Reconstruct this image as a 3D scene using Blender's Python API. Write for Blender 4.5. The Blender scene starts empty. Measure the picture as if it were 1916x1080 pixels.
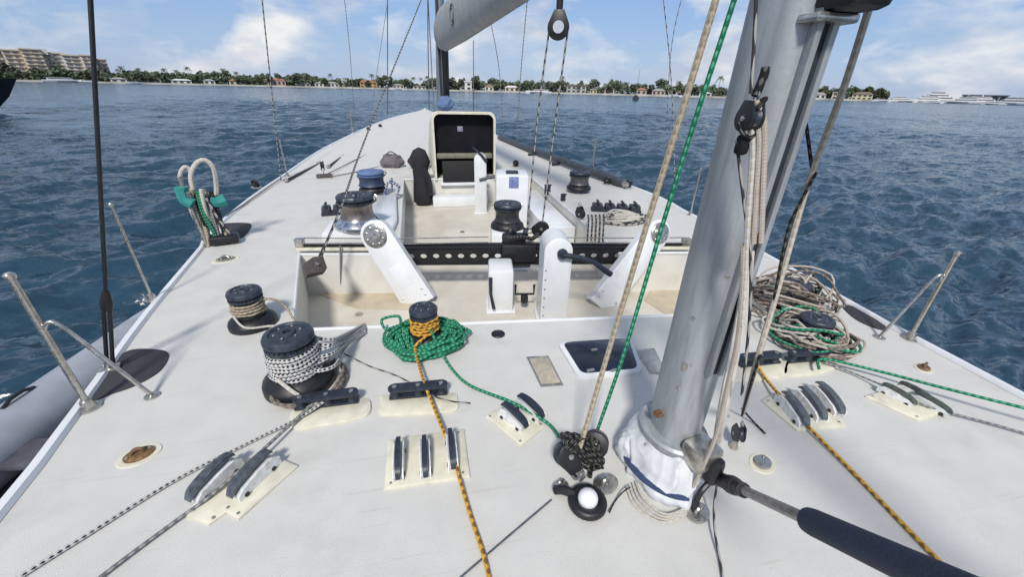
import bpy, bmesh, math, random
import numpy as np
from mathutils import Vector, Matrix, noise
random.seed(7)
R = math.radians
SC = bpy.context.scene
COL = SC.collection

# ------------------------------------------------------------------ camera
EYE = 1.5                       # eye height above the after deck
WATER = -1.25                   # water level below the deck
YAW, PITCH, ROLL, FPX = R(12.0), math.atan(372 / 740), R(1.38), 740.0
_fw = Vector((math.sin(YAW) * math.cos(PITCH), math.cos(YAW) * math.cos(PITCH), -math.sin(PITCH)))
_rt = Vector((math.cos(YAW), -math.sin(YAW), 0))
_up = _rt.cross(_fw)
CR = _rt * math.cos(ROLL) + _up * math.sin(ROLL)
CU = -_rt * math.sin(ROLL) + _up * math.cos(ROLL)
EYEP = Vector((0, 0, EYE))
cam_d = bpy.data.cameras.new('camera')
cam = bpy.data.objects.new('camera', cam_d)
COL.objects.link(cam)
m = Matrix.Identity(4)
for i in range(3):
    m[i][0], m[i][1], m[i][2] = CR[i], CU[i], -_fw[i]
    m[i][3] = EYEP[i]
cam.matrix_world = m
cam_d.sensor_width = 36
cam_d.lens = FPX / 1916 * 36
cam_d.clip_start = 0.02
cam_d.clip_end = 9000
SC.camera = cam

# ------------------------------------------------------------------ sky, sun, exposure
SUN_EL, SUN_AZ = R(46), R(-163)      # azimuth from +Y (bow) towards +X (starboard)
W = bpy.data.worlds.new('World')
SC.world = W
W.use_nodes = True
nt = W.node_tree
for n in list(nt.nodes):
    nt.nodes.remove(n)
def N(t, kind, **kw):
    n = t.nodes.new(kind)
    for k, v in kw.items():
        setattr(n, k, v)
    return n
wo = N(nt, 'ShaderNodeOutputWorld')
bg = N(nt, 'ShaderNodeBackground')
bg.inputs[1].default_value = 0.11
sky = N(nt, 'ShaderNodeTexSky', sky_type='NISHITA', sun_disc=False)
sky.sun_elevation = SUN_EL
sky.sun_rotation = SUN_AZ
sky.air_density = 1.0
sky.dust_density = 0.35
sky.ozone_density = 1.5
tc = N(nt, 'ShaderNodeTexCoord')
mp = N(nt, 'ShaderNodeMapping')
mp.inputs['Scale'].default_value = (1.0, 1.0, 2.3)
mp.inputs['Location'].default_value = (3.1, 1.7, 0.4)
nz = N(nt, 'ShaderNodeTexNoise')
nz.inputs['Scale'].default_value = 5.2
nz.inputs['Detail'].default_value = 7
nz.inputs['Roughness'].default_value = 0.55
nz.inputs['Distortion'].default_value = 0.25
rp = N(nt, 'ShaderNodeValToRGB')
rp.color_ramp.elements[0].position = 0.44
rp.color_ramp.elements[0].color = (0, 0, 0, 1)
rp.color_ramp.elements[1].position = 0.62
rp.color_ramp.elements[1].color = (0.92, 0.92, 0.92, 1)
nz2 = N(nt, 'ShaderNodeTexNoise')
nz2.inputs['Scale'].default_value = 7.0
nz2.inputs['Detail'].default_value = 5
rp2 = N(nt, 'ShaderNodeValToRGB')
rp2.color_ramp.elements[0].position = 0.38
rp2.color_ramp.elements[0].color = (3.7, 4.15, 5.1, 1)
rp2.color_ramp.elements[1].position = 0.62
rp2.color_ramp.elements[1].color = (6.7, 6.65, 6.55, 1)
mx = N(nt, 'ShaderNodeMixRGB')
nt.links.new(tc.outputs['Generated'], mp.inputs[0])
nt.links.new(mp.outputs[0], nz.inputs['Vector'])
nt.links.new(mp.outputs[0], nz2.inputs['Vector'])
nt.links.new(nz.outputs['Fac'], rp.inputs[0])
nt.links.new(nz2.outputs['Fac'], rp2.inputs[0])
nt.links.new(rp.outputs[0], mx.inputs[0])
nt.links.new(sky.outputs[0], mx.inputs[1])
nt.links.new(rp2.outputs[0], mx.inputs[2])
sepz = N(nt, 'ShaderNodeSeparateXYZ')
nt.links.new(tc.outputs['Generated'], sepz.inputs[0])
hz_r = N(nt, 'ShaderNodeMapRange')
hz_r.inputs[1].default_value = -0.02
hz_r.inputs[2].default_value = 0.6
hz_r.inputs[3].default_value = 0.88
hz_r.inputs[4].default_value = 0.0
nt.links.new(sepz.outputs[2], hz_r.inputs[0])
hzm = N(nt, 'ShaderNodeMixRGB')
hzr = N(nt, 'ShaderNodeValToRGB')                      # air: pale low over the water, bluer higher up
hzr.color_ramp.elements[0].position = 0.0
hzr.color_ramp.elements[0].color = (2.35, 3.2, 5.0, 1)
hzr.color_ramp.elements[1].position = 0.26
hzr.color_ramp.elements[1].color = (0.85, 1.95, 4.6, 1)
nt.links.new(sepz.outputs[2], hzr.inputs[0])
nt.links.new(hzr.outputs[0], hzm.inputs[2])
nt.links.new(hz_r.outputs[0], hzm.inputs[0])
nt.links.new(sky.outputs[0], hzm.inputs[1])
nt.links.new(hzm.outputs[0], mx.inputs[1])
nt.links.new(mx.outputs[0], bg.inputs[0])
nt.links.new(bg.outputs[0], wo.inputs[0])

sun_d = bpy.data.lights.new('sun', 'SUN')
sun_d.energy = 2.9
sun_d.angle = R(8)
sun_d.color = (1.0, 0.95, 0.87)
sun = bpy.data.objects.new('sun', sun_d)
COL.objects.link(sun)
_sd = Vector((math.sin(SUN_AZ) * math.cos(SUN_EL), math.cos(SUN_AZ) * math.cos(SUN_EL), math.sin(SUN_EL)))
sun.rotation_euler = (-_sd).to_track_quat('-Z', 'Y').to_euler()
sun.location = (0, 0, 30)

SC.view_settings.view_transform = 'Standard'
SC.view_settings.look = 'None'
SC.view_settings.gamma = 1.0
SC.view_settings.exposure = 0.32
SC.view_settings.use_curve_mapping = False
SC.cycles.use_denoising = True
SC.cycles.max_bounces = 6
SC.cycles.caustics_reflective = False
SC.cycles.caustics_refractive = False

# ------------------------------------------------------------------ surveying helpers (photo pixel -> point of the place)
def ray(px, py):
    return _fw + CR * ((px - 958) / FPX) + CU * ((540 - py) / FPX)
def sheer(y):
    return 0.0 if y < 7.5 else 0.5 * ((y - 7.5) / 13.0) ** 1.4
def D(px, py, z=None, dz=0.0):
    """point of the deck (or of the level plane z) seen at a pixel"""
    d = ray(px, py)
    if z is not None:
        return EYEP + d * ((z - EYE) / d.z)
    zz = 0.0
    for _ in range(25):
        p = EYEP + d * ((zz - EYE) / d.z)
        zz = 0.6 * zz + 0.4 * sheer(p.y)
    p.z += dz
    return p
def A(px, py, dist):
    """point on a sight line at a horizontal distance"""
    d = ray(px, py)
    return EYEP + d * (dist / math.hypot(d.x, d.y))
def H(base, py):
    """height of the point straight above base that appears in row py"""
    k = (540 - py) / FPX
    n = CU - _fw * k
    v = Vector((base.x, base.y, 0))
    return EYE - (v.x * n.x + v.y * n.y) / n.z
def hdist(p):
    return math.hypot(p.x, p.y)
def shore(px, dist, z=WATER):
    hy = 168 + (px - 958) * 0.0241
    p = A(px, hy, dist)
    return Vector((p.x, p.y, z))
def m_per_px(dist, px=958):
    """metres per photo pixel, upright things at a shore distance"""
    p = shore(px, dist, 0.0)
    hy = 168 + (px - 958) * 0.0241
    return (H(p, hy - 10) - H(p, hy)) / 10

# ------------------------------------------------------------------ materials
MATS = {}
def mat(name, col, rough=0.5, metal=0.0, var=0.0, vscale=8.0, bump=0.0, bscale=200.0, coat=0.0, spec=0.5, dirt=None, dscale=1.3, dlo=0.55, dhi=0.8, stretch=None, scuff=None):
    if name in MATS:
        return MATS[name]
    M = bpy.data.materials.new(name)
    M.use_nodes = True
    t = M.node_tree
    b = t.nodes['Principled BSDF']
    b.inputs['Base Color'].default_value = (*col, 1)
    b.inputs['Roughness'].default_value = rough
    b.inputs['Metallic'].default_value = metal
    b.inputs['Specular IOR Level'].default_value = spec
    b.inputs['Coat Weight'].default_value = coat
    c = N(t, 'ShaderNodeTexCoord')
    last = None
    if stretch:
        sm = N(t, 'ShaderNodeMapping')
        sm.inputs['Scale'].default_value = stretch
        t.links.new(c.outputs['Object'], sm.inputs[0])
        OC = sm.outputs[0]
    else:
        OC = c.outputs['Object']
    if var > 0:
        nn = N(t, 'ShaderNodeTexNoise')
        nn.inputs['Scale'].default_value = vscale
        nn.inputs['Detail'].default_value = 6
        t.links.new(OC, nn.inputs['Vector'])
        r = N(t, 'ShaderNodeValToRGB')
        r.color_ramp.elements[0].position = 0.3
        r.color_ramp.elements[1].position = 0.7
        r.color_ramp.elements[0].color = (*[max(0, x * (1 - var)) for x in col], 1)
        r.color_ramp.elements[1].color = (*[min(1, x * (1 + var)) for x in col], 1)
        t.links.new(nn.outputs['Fac'], r.inputs[0])
        last = r.outputs[0]
        rr = N(t, 'ShaderNodeMapRange')
        rr.inputs[3].default_value = max(0.02, rough * 0.75)
        rr.inputs[4].default_value = min(1, rough * 1.25)
        t.links.new(nn.outputs['Fac'], rr.inputs[0])
        t.links.new(rr.outputs[0], b.inputs['Roughness'])
    if dirt:
        nd = N(t, 'ShaderNodeTexNoise')
        nd.inputs['Scale'].default_value = dscale
        nd.inputs['Detail'].default_value = 9
        nd.inputs['Roughness'].default_value = 0.65
        t.links.new(OC, nd.inputs['Vector'])
        rd = N(t, 'ShaderNodeMapRange')
        rd.inputs[1].default_value = dlo
        rd.inputs[2].default_value = dhi
        rd.inputs[3].default_value = 0
        rd.inputs[4].default_value = 0.75
        t.links.new(nd.outputs['Fac'], rd.inputs[0])
        mm = N(t, 'ShaderNodeMixRGB')
        t.links.new(rd.outputs[0], mm.inputs[0])
        if last:
            t.links.new(last, mm.inputs[1])
        else:
            mm.inputs[1].default_value = (*col, 1)
        mm.inputs[2].default_value = (*dirt, 1)
        last = mm.outputs[0]
    if scuff:
        for (sx_, sy_, rz_) in ((1.5, 42, 0.4), (2.2, 55, -0.9), (70, 70, 0)):
            fm = N(t, 'ShaderNodeMapping')
            fm.inputs['Scale'].default_value = (sx_, sy_, 8)
            fm.inputs['Rotation'].default_value = (0, 0, rz_)
            t.links.new(c.outputs['Object'], fm.inputs[0])
            fn = N(t, 'ShaderNodeTexNoise')
            fn.inputs['Scale'].default_value = 1
            fn.inputs['Detail'].default_value = 2
            t.links.new(fm.outputs[0], fn.inputs['Vector'])
            fr_ = N(t, 'ShaderNodeMapRange')
            fr_.inputs[1].default_value = 0.66
            fr_.inputs[2].default_value = 0.74
            fr_.inputs[3].default_value = 0
            fr_.inputs[4].default_value = 0.22
            t.links.new(fn.outputs['Fac'], fr_.inputs[0])
            fx = N(t, 'ShaderNodeMixRGB')
            t.links.new(fr_.outputs[0], fx.inputs[0])
            t.links.new(last, fx.inputs[1])
            fx.inputs[2].default_value = (*scuff, 1)
            last = fx.outputs[0]
    if last:
        t.links.new(last, b.inputs['Base Color'])
    if bump > 0:
        nb = N(t, 'ShaderNodeTexNoise')
        nb.inputs['Scale'].default_value = bscale
        nb.inputs['Detail'].default_value = 4
        t.links.new(c.outputs['Object'], nb.inputs['Vector'])
        bp = N(t, 'ShaderNodeBump')
        bp.inputs['Strength'].default_value = bump
        bp.inputs['Distance'].default_value = 0.01
        t.links.new(nb.outputs['Fac'], bp.inputs['Height'])
        t.links.new(bp.outputs[0], b.inputs['Normal'])
    MATS[name] = M
    return M

def rope_mat(name, base, fleck=None, amount=0.5, pitch=0.03, around=2.0):
    """braided rope: uv.x runs round the rope, uv.y along it in metres"""
    if name in MATS:
        return MATS[name]
    M = bpy.data.materials.new(name)
    M.use_nodes = True
    t = M.node_tree
    b = t.nodes['Principled BSDF']
    b.inputs['Roughness'].default_value = 0.85
    b.inputs['Specular IOR Level'].default_value = 0.2
    uv = N(t, 'ShaderNodeUVMap')
    sp = N(t, 'ShaderNodeSeparateXYZ')
    t.links.new(uv.outputs[0], sp.inputs[0])
    def math_n(op, a, bb):
        q = N(t, 'ShaderNodeMath', operation=op)
        for i, v in enumerate((a, bb)):
            if v is None:
                continue
            if isinstance(v, (int, float)):
                q.inputs[i].default_value = v
            else:
                t.links.new(v, q.inputs[i])
        return q.outputs[0]
    u = math_n('MULTIPLY', sp.outputs[0], around * 2 * math.pi)
    v = math_n('MULTIPLY', sp.outputs[1], 2 * math.pi / pitch)
    s1 = math_n('SINE', math_n('ADD', u, v), None)
    s2 = math_n('SINE', math_n('SUBTRACT', u, v), None)
    pr = math_n('MULTIPLY', s1, s2)
    v2 = math_n('MULTIPLY', v, 0.5)
    pr2 = math_n('MULTIPLY', math_n('SINE', math_n('ADD', u, v2), None), math_n('SINE', math_n('SUBTRACT', u, v2), None))
    c = N(t, 'ShaderNodeTexCoord')
    nn = N(t, 'ShaderNodeTexNoise')
    nn.inputs['Scale'].default_value = 30
    nn.inputs['Detail'].default_value = 5
    t.links.new(c.outputs['Object'], nn.inputs['Vector'])
    dark = N(t, 'ShaderNodeMixRGB')
    dark.inputs[1].default_value = (*[x * 0.62 for x in base], 1)
    dark.inputs[2].default_value = (*[min(1, x * 1.15) for x in base], 1)
    t.links.new(nn.outputs['Fac'], dark.inputs[0])
    out = dark.outputs[0]
    if fleck:
        k = N(t, 'ShaderNodeMapRange')
        k.inputs[1].default_value = 0.55 - 1.1 * amount - 0.10
        k.inputs[2].default_value = 0.55 - 1.1 * amount + 0.10
        jit_ = math_n('ADD', math_n('MULTIPLY', pr2, 1.0), math_n('MULTIPLY', math_n('SUBTRACT', nn.outputs['Fac'], 0.5), 1.1))
        t.links.new(jit_, k.inputs[0])
        mm = N(t, 'ShaderNodeMixRGB')
        t.links.new(k.outputs[0], mm.inputs[0])
        t.links.new(out, mm.inputs[1])
        mm.inputs[2].default_value = (*fleck, 1)
        out = mm.outputs[0]
    t.links.new(out, b.inputs['Base Color'])
    bp = N(t, 'ShaderNodeBump')
    bp.inputs['Strength'].default_value = 0.3
    bp.inputs['Distance'].default_value = 0.002
    t.links.new(pr, bp.inputs['Height'])
    t.links.new(bp.outputs[0], b.inputs['Normal'])
    MATS[name] = M
    return M

DECK = mat('deck_paint', (0.60, 0.592, 0.56), 0.5, var=0.04, vscale=5.5, bump=0.35, bscale=380, dirt=(0.39, 0.375, 0.34), dscale=2.6, dlo=0.54, dhi=0.95, scuff=(0.36, 0.34, 0.30))
GEL = mat('white_gelcoat', (0.68, 0.70, 0.72), 0.32, var=0.05, vscale=5, dirt=(0.46, 0.45, 0.42), dscale=3.0, dlo=0.52, dhi=0.9)
CREAM = mat('cream_pad', (0.64, 0.615, 0.50), 0.6, var=0.08, vscale=14, dirt=(0.40, 0.36, 0.26), dscale=9, dlo=0.5, dhi=0.85)
TAN = mat('tan_nonskid', (0.50, 0.43, 0.32), 0.8, var=0.12, vscale=6, bump=0.3, bscale=300, dirt=(0.3, 0.25, 0.18), dscale=4)
SOLE = mat('cockpit_sole', (0.60, 0.565, 0.49), 0.65, var=0.07, vscale=3, bump=0.2, bscale=300, dirt=(0.42, 0.37, 0.29), dscale=2.2, dlo=0.45, dhi=0.8)
NAVY = mat('dark_plastic', (0.018, 0.024, 0.038), 0.42, var=0.35, vscale=40, bump=0.15, bscale=90)
CAPM = mat('winch_cap_alloy', (0.045, 0.055, 0.075), 0.42, 0.35, var=0.4, vscale=30, bump=0.1, bscale=120)
BLACK = mat('black_plastic', (0.010, 0.010, 0.012), 0.45, var=0.3, vscale=30, bump=0.1, bscale=150)
PAD = mat('charcoal_pad', (0.035, 0.035, 0.042), 0.8, var=0.18, vscale=25, bump=0.3, bscale=260)
ALU = mat('mast_alloy', (0.36, 0.38, 0.40), 0.5, 0.3, var=0.2, vscale=22, dirt=(0.20, 0.215, 0.23), dscale=26, dlo=0.50, dhi=0.78, bump=0.10, bscale=70, stretch=(1, 1, 0.14))
ALUD = mat('boom_cover_grey', (0.33, 0.34, 0.35), 0.75, var=0.12, vscale=5, bump=0.2, bscale=25)
STEEL = mat('stainless_steel', (0.50, 0.48, 0.44), 0.28, 0.9, var=0.25, vscale=30, dirt=(0.24, 0.18, 0.12), dscale=25, dlo=0.55, dhi=0.75)
CHROME = mat('chromed_bronze', (0.62, 0.62, 0.62), 0.16, 1.0, var=0.2, vscale=18)
RUST = mat('rusted_bronze', (0.23, 0.13, 0.065), 0.6, 0.5, var=0.6, vscale=60, bump=0.3, bscale=100)
GROOVE = mat('dark_groove', (0.02, 0.025, 0.035), 0.6, var=0.2, vscale=30)
GLASS = mat('smoked_acrylic', (0.010, 0.016, 0.032), 0.22, var=0.3, vscale=4, coat=0.3)
INSIDE = mat('painted_cabin_dark', (0.010, 0.010, 0.011), 0.7, var=0.3, vscale=6)  # black that stands in for the unlit cabin
HYP = mat('grey_hypalon', (0.29, 0.315, 0.36), 0.6, var=0.12, vscale=6, bump=0.1, bscale=120)
BOOT = mat('white_vinyl_boot', (0.60, 0.62, 0.64), 0.6, var=0.1, vscale=9, bump=0.25, bscale=18, dirt=(0.42, 0.40, 0.36), dscale=8, dlo=0.55, dhi=0.8)
BLUEC = mat('faded_blue_canvas', (0.11, 0.17, 0.32), 0.85, var=0.2, vscale=20, bump=0.3, bscale=60)
TEAL = mat('teal_webbing', (0.03, 0.24, 0.22), 0.8, var=0.25, vscale=40)
BROWN = mat('brown_leather', (0.075, 0.06, 0.055), 0.75, var=0.4, vscale=40, bump=0.3, bscale=80)
PURPLE = mat('grey_purple_cloth', (0.13, 0.115, 0.135), 0.9, var=0.4, vscale=25, bump=0.4, bscale=40)
STRIPE = mat('blue_strap', (0.03, 0.05, 0.12), 0.6, var=0.2, vscale=40)
BALL = mat('white_ball', (0.74, 0.76, 0.80), 0.45, var=0.06, vscale=40)
WIRE = mat('stay_wire', (0.16, 0.17, 0.19), 0.45, 0.7, var=0.3, vscale=20)

R_FLECK = rope_mat('rope_white_black_fleck', (0.56, 0.56, 0.55), (0.02, 0.02, 0.025), 0.30, 0.021, 2.0)
R_GREY = rope_mat('rope_grey', (0.16, 0.165, 0.17), (0.33, 0.33, 0.32), 0.3, 0.03)
R_TAN = rope_mat('rope_tan', (0.42, 0.36, 0.27), (0.24, 0.2, 0.15), 0.25, 0.03)
R_GREEN = rope_mat('rope_green', (0.012, 0.17, 0.085), (0.10, 0.36, 0.24), 0.22, 0.03)
R_ORANGE = rope_mat('rope_orange', (0.66, 0.37, 0.06), (0.20, 0.10, 0.03), 0.30, 0.035, 1.0)
R_BLACK = rope_mat('rope_black', (0.014, 0.014, 0.016), (0.10, 0.10, 0.09), 0.18, 0.03)
R_WHITE = rope_mat('rope_white', (0.58, 0.56, 0.52), (0.45, 0.40, 0.33), 0.3, 0.03)
R_PINK = rope_mat('rope_weathered', (0.48, 0.42, 0.36), (0.42, 0.36, 0.31), 0.2, 0.018)
R_BROWN = rope_mat('rope_brown_grey', (0.26, 0.22, 0.185), (0.12, 0.10, 0.09), 0.4, 0.04)
R_SPECK = rope_mat('rope_dark_speckled', (0.05, 0.05, 0.055), (0.34, 0.33, 0.31), 0.36, 0.09, 1.0)

# ------------------------------------------------------------------ mesh helpers
def tag(o, label=None, cat=None, group=None, kind=None):
    if label: o['label'] = label
    if cat: o['category'] = cat
    if group: o['group'] = group
    if kind: o['kind'] = kind
    return o
def thing(name, label, cat, loc=(0, 0, 0), rz=0.0, group=None):
    o = bpy.data.objects.new(name, None)
    o.empty_display_size = 0.05
    COL.objects.link(o)
    o.location = loc
    o.rotation_euler = (0, 0, rz)
    return tag(o, label, cat, group)
def copy_tree(o, parent=None):
    c = o.copy()
    COL.objects.link(c)
    c.parent = parent
    for ch in list(o.children):
        copy_tree(ch, c)
    return c
def spline(pts, per=8, closed=False):
    pts = [Vector(p) for p in pts]
    n = len(pts)
    out = []
    for i in range(n if closed else n - 1):
        if closed:
            a, b, c, d = pts[(i - 1) % n], pts[i], pts[(i + 1) % n], pts[(i + 2) % n]
        else:
            a, b, c, d = pts[max(i - 1, 0)], pts[i], pts[i + 1], pts[min(i + 2, n - 1)]
        for k in range(per):
            t = k / per
            out.append(0.5 * ((2 * b) + (c - a) * t + (2 * a - 5 * b + 4 * c - d) * t * t + (3 * b - a - 3 * c + d) * t ** 3))
    if not closed:
        out.append(pts[-1].copy())
    return out

class MB:
    def __init__(s):
        s.v, s.f, s.uv = [], [], []
    def add(s, vs, fs, uvs=None):
        o = len(s.v)
        s.v += [Vector(p) for p in vs]
        for i, f in enumerate(fs):
            s.f.append([o + k for k in f])
            s.uv.append(uvs[i] if uvs else [(0, 0)] * len(f))
        return s
    def xf(s, M, start=0):
        for i in range(start, len(s.v)):
            s.v[i] = M @ s.v[i]
        return s
    def box(s, c, size, rz=0.0, bev=0.0, M=None):
        bm = bmesh.new()
        bmesh.ops.create_cube(bm, size=1)
        bmesh.ops.scale(bm, vec=size, verts=bm.verts)
        if bev > 0:
            bmesh.ops.bevel(bm, geom=bm.edges[:] , offset=min(bev, min(size) * 0.45), segments=2, profile=0.5, affect='EDGES')
        T = Matrix.Translation(c) @ Matrix.Rotation(rz, 4, 'Z')
        if M is not None:
            T = Matrix.Translation(c) @ M
        bm.verts.index_update()
        vs = [T @ v.co for v in bm.verts]
        fs = [[v.index for v in f.verts] for f in bm.faces]
        bm.free()
        return s.add(vs, fs)
    def lathe(s, prof, c=(0, 0, 0), n=24, sx=1.0, sy=1.0, jit=0.0, M=None, cap=True):
        vs, fs = [], []
        for (r, z) in prof:
            for k in range(n):
                a = 2 * math.pi * k / n
                j = 1 + (random.uniform(-jit, jit) if jit else 0)
                vs.append(Vector((r * sx * math.cos(a) * j, r * sy * math.sin(a) * j, z)))
        for i in range(len(prof) - 1):
            for k in range(n):
                k2 = (k + 1) % n
                fs.append([i * n + k, i * n + k2, (i + 1) * n + k2, (i + 1) * n + k])
        if cap:
            fs.append(list(range(n))[::-1])
            fs.append([(len(prof) - 1) * n + k for k in range(n)])
        T = Matrix.Translation(c)
        if M is not None:
            T = T @ M
        return s.add([T @ v for v in vs], fs)
    def tube(s, path, r, n=8, closed=False, cap=True, flat=1.0):
        path = [Vector(p) for p in path]
        q = [path[0]]
        for p in path[1:]:
            if (p - q[-1]).length > 1e-5:
                q.append(p)
        path = q
        m_ = len(path)
        rs = r if isinstance(r, (list, tuple)) else [r] * m_
        if len(rs) != m_:
            rs = [rs[min(i, len(rs) - 1)] for i in range(m_)]
        up = None
        vs, ln, L = [], [], 0.0
        for i, p in enumerate(path):
            if closed:
                t = path[(i + 1) % m_] - path[i - 1]
            else:
                t = path[min(i + 1, m_ - 1)] - path[max(i - 1, 0)]
            t.normalize()
            if up is None:
                up = Vector((0, 0, 1)) if abs(t.z) < 0.9 else Vector((1, 0, 0))
            a = up - t * up.dot(t)
            if a.length < 1e-4:
                a = t.orthogonal()
            a.normalize()
            up = a
            b = t.cross(a)
            if i: L += (path[i] - path[i - 1]).length
            ln.append(L)
            for k in range(n):
                an = 2 * math.pi * k / n
                vs.append(p + (a * math.cos(an) * flat + b * math.sin(an)) * rs[i])
        fs, uvs = [], []
        for i in range(m_ if closed else m_ - 1):
            i2 = (i + 1) % m_
            v0, v1 = ln[i], (ln[i2] if i2 else L + (path[0] - path[-1]).length)
            for k in range(n):
                k2 = (k + 1) % n
                fs.append([i * n + k, i * n + k2, i2 * n + k2, i2 * n + k])
                uvs.append([(k / n, v0), ((k + 1) / n, v0), ((k + 1) / n, v1), (k / n, v1)])
        if cap and not closed:
            fs.append(list(range(n))[::-1]); uvs.append([(0, 0)] * n)
            fs.append([(m_ - 1) * n + k for k in range(n)]); uvs.append([(0, L)] * n)
        return s.add(vs, fs, uvs)
    def prism(s, poly, z0, z1, bev=0.0):
        """plan outline (counter-clockwise) raised from z0 to z1 with an eased top edge"""
        P = [Vector((p[0], p[1], 0)) for p in poly]
        if sum(P[i].x * P[(i + 1) % len(P)].y - P[(i + 1) % len(P)].x * P[i].y for i in range(len(P))) < 0:
            P.reverse()
        n = len(P)
        c = sum(P, Vector()) / n
        ins = []
        for i in range(n):
            e0 = (P[i] - P[i - 1]).normalized(); e1 = (P[(i + 1) % n] - P[i]).normalized()
            n0 = Vector((-e0.y, e0.x, 0)); n1 = Vector((-e1.y, e1.x, 0))
            d = (n0 + n1)
            d = d / max(d.dot(n0), 0.4)
            ins.append(P[i] + d * bev)
        vs = [p + Vector((0, 0, z0)) for p in P] + [p + Vector((0, 0, z1 - bev * 0.6)) for p in P]
        if bev > 0:
            vs += [p + Vector((0, 0, z1)) for p in ins]
        fs = []
        rows = 3 if bev > 0 else 2
        for r_ in range(rows - 1):
            for i in range(n):
                j = (i + 1) % n
                fs.append([r_ * n + i, r_ * n + j, (r_ + 1) * n + j, (r_ + 1) * n + i])
        fs.append([(rows - 1) * n + i for i in range(n)])
        fs.append(list(range(n))[::-1])
        return s.add(vs, fs)
    def build(s, name, material, parent=None, origin=None, smooth=True, ang=0.7):
        vs = s.v
        if origin is not None:
            o_ = Vector(origin)
            vs = [v - o_ for v in vs]
        me = bpy.data.meshes.new(name)
        me.from_pydata([tuple(v) for v in vs], [], s.f)
        uvl = me.uv_layers.new(name='UVMap')
        flat = [c for u in s.uv for p in u for c in p]
        uvl.data.foreach_set('uv', flat)
        me.materials.append(material)
        if smooth:
            me.shade_smooth()
            me.set_sharp_from_angle(angle=ang)
        me.update()
        o = bpy.data.objects.new(name, me)
        COL.objects.link(o)
        if parent is not None:
            o.parent = parent
        elif origin is not None:
            o.location = origin
        return o

def rope(name, pts, r, material, label, cat='rope', per=8, group=None, n=8, sag=0.0):
    pp = spline(pts, per)
    o = MB().tube(pp, r, n).build(name, material, origin=Vector(pts[0]))
    return tag(o, label, cat, group)
def sub_rope(pts, r, material, parent, name='rope', per=8, n=8, loc=None):
    pp = spline(pts, per)
    if loc is not None:
        pp = [p - Vector(loc) for p in pp]
    return MB().tube(pp, r, n).build(name, material, parent)

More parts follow.
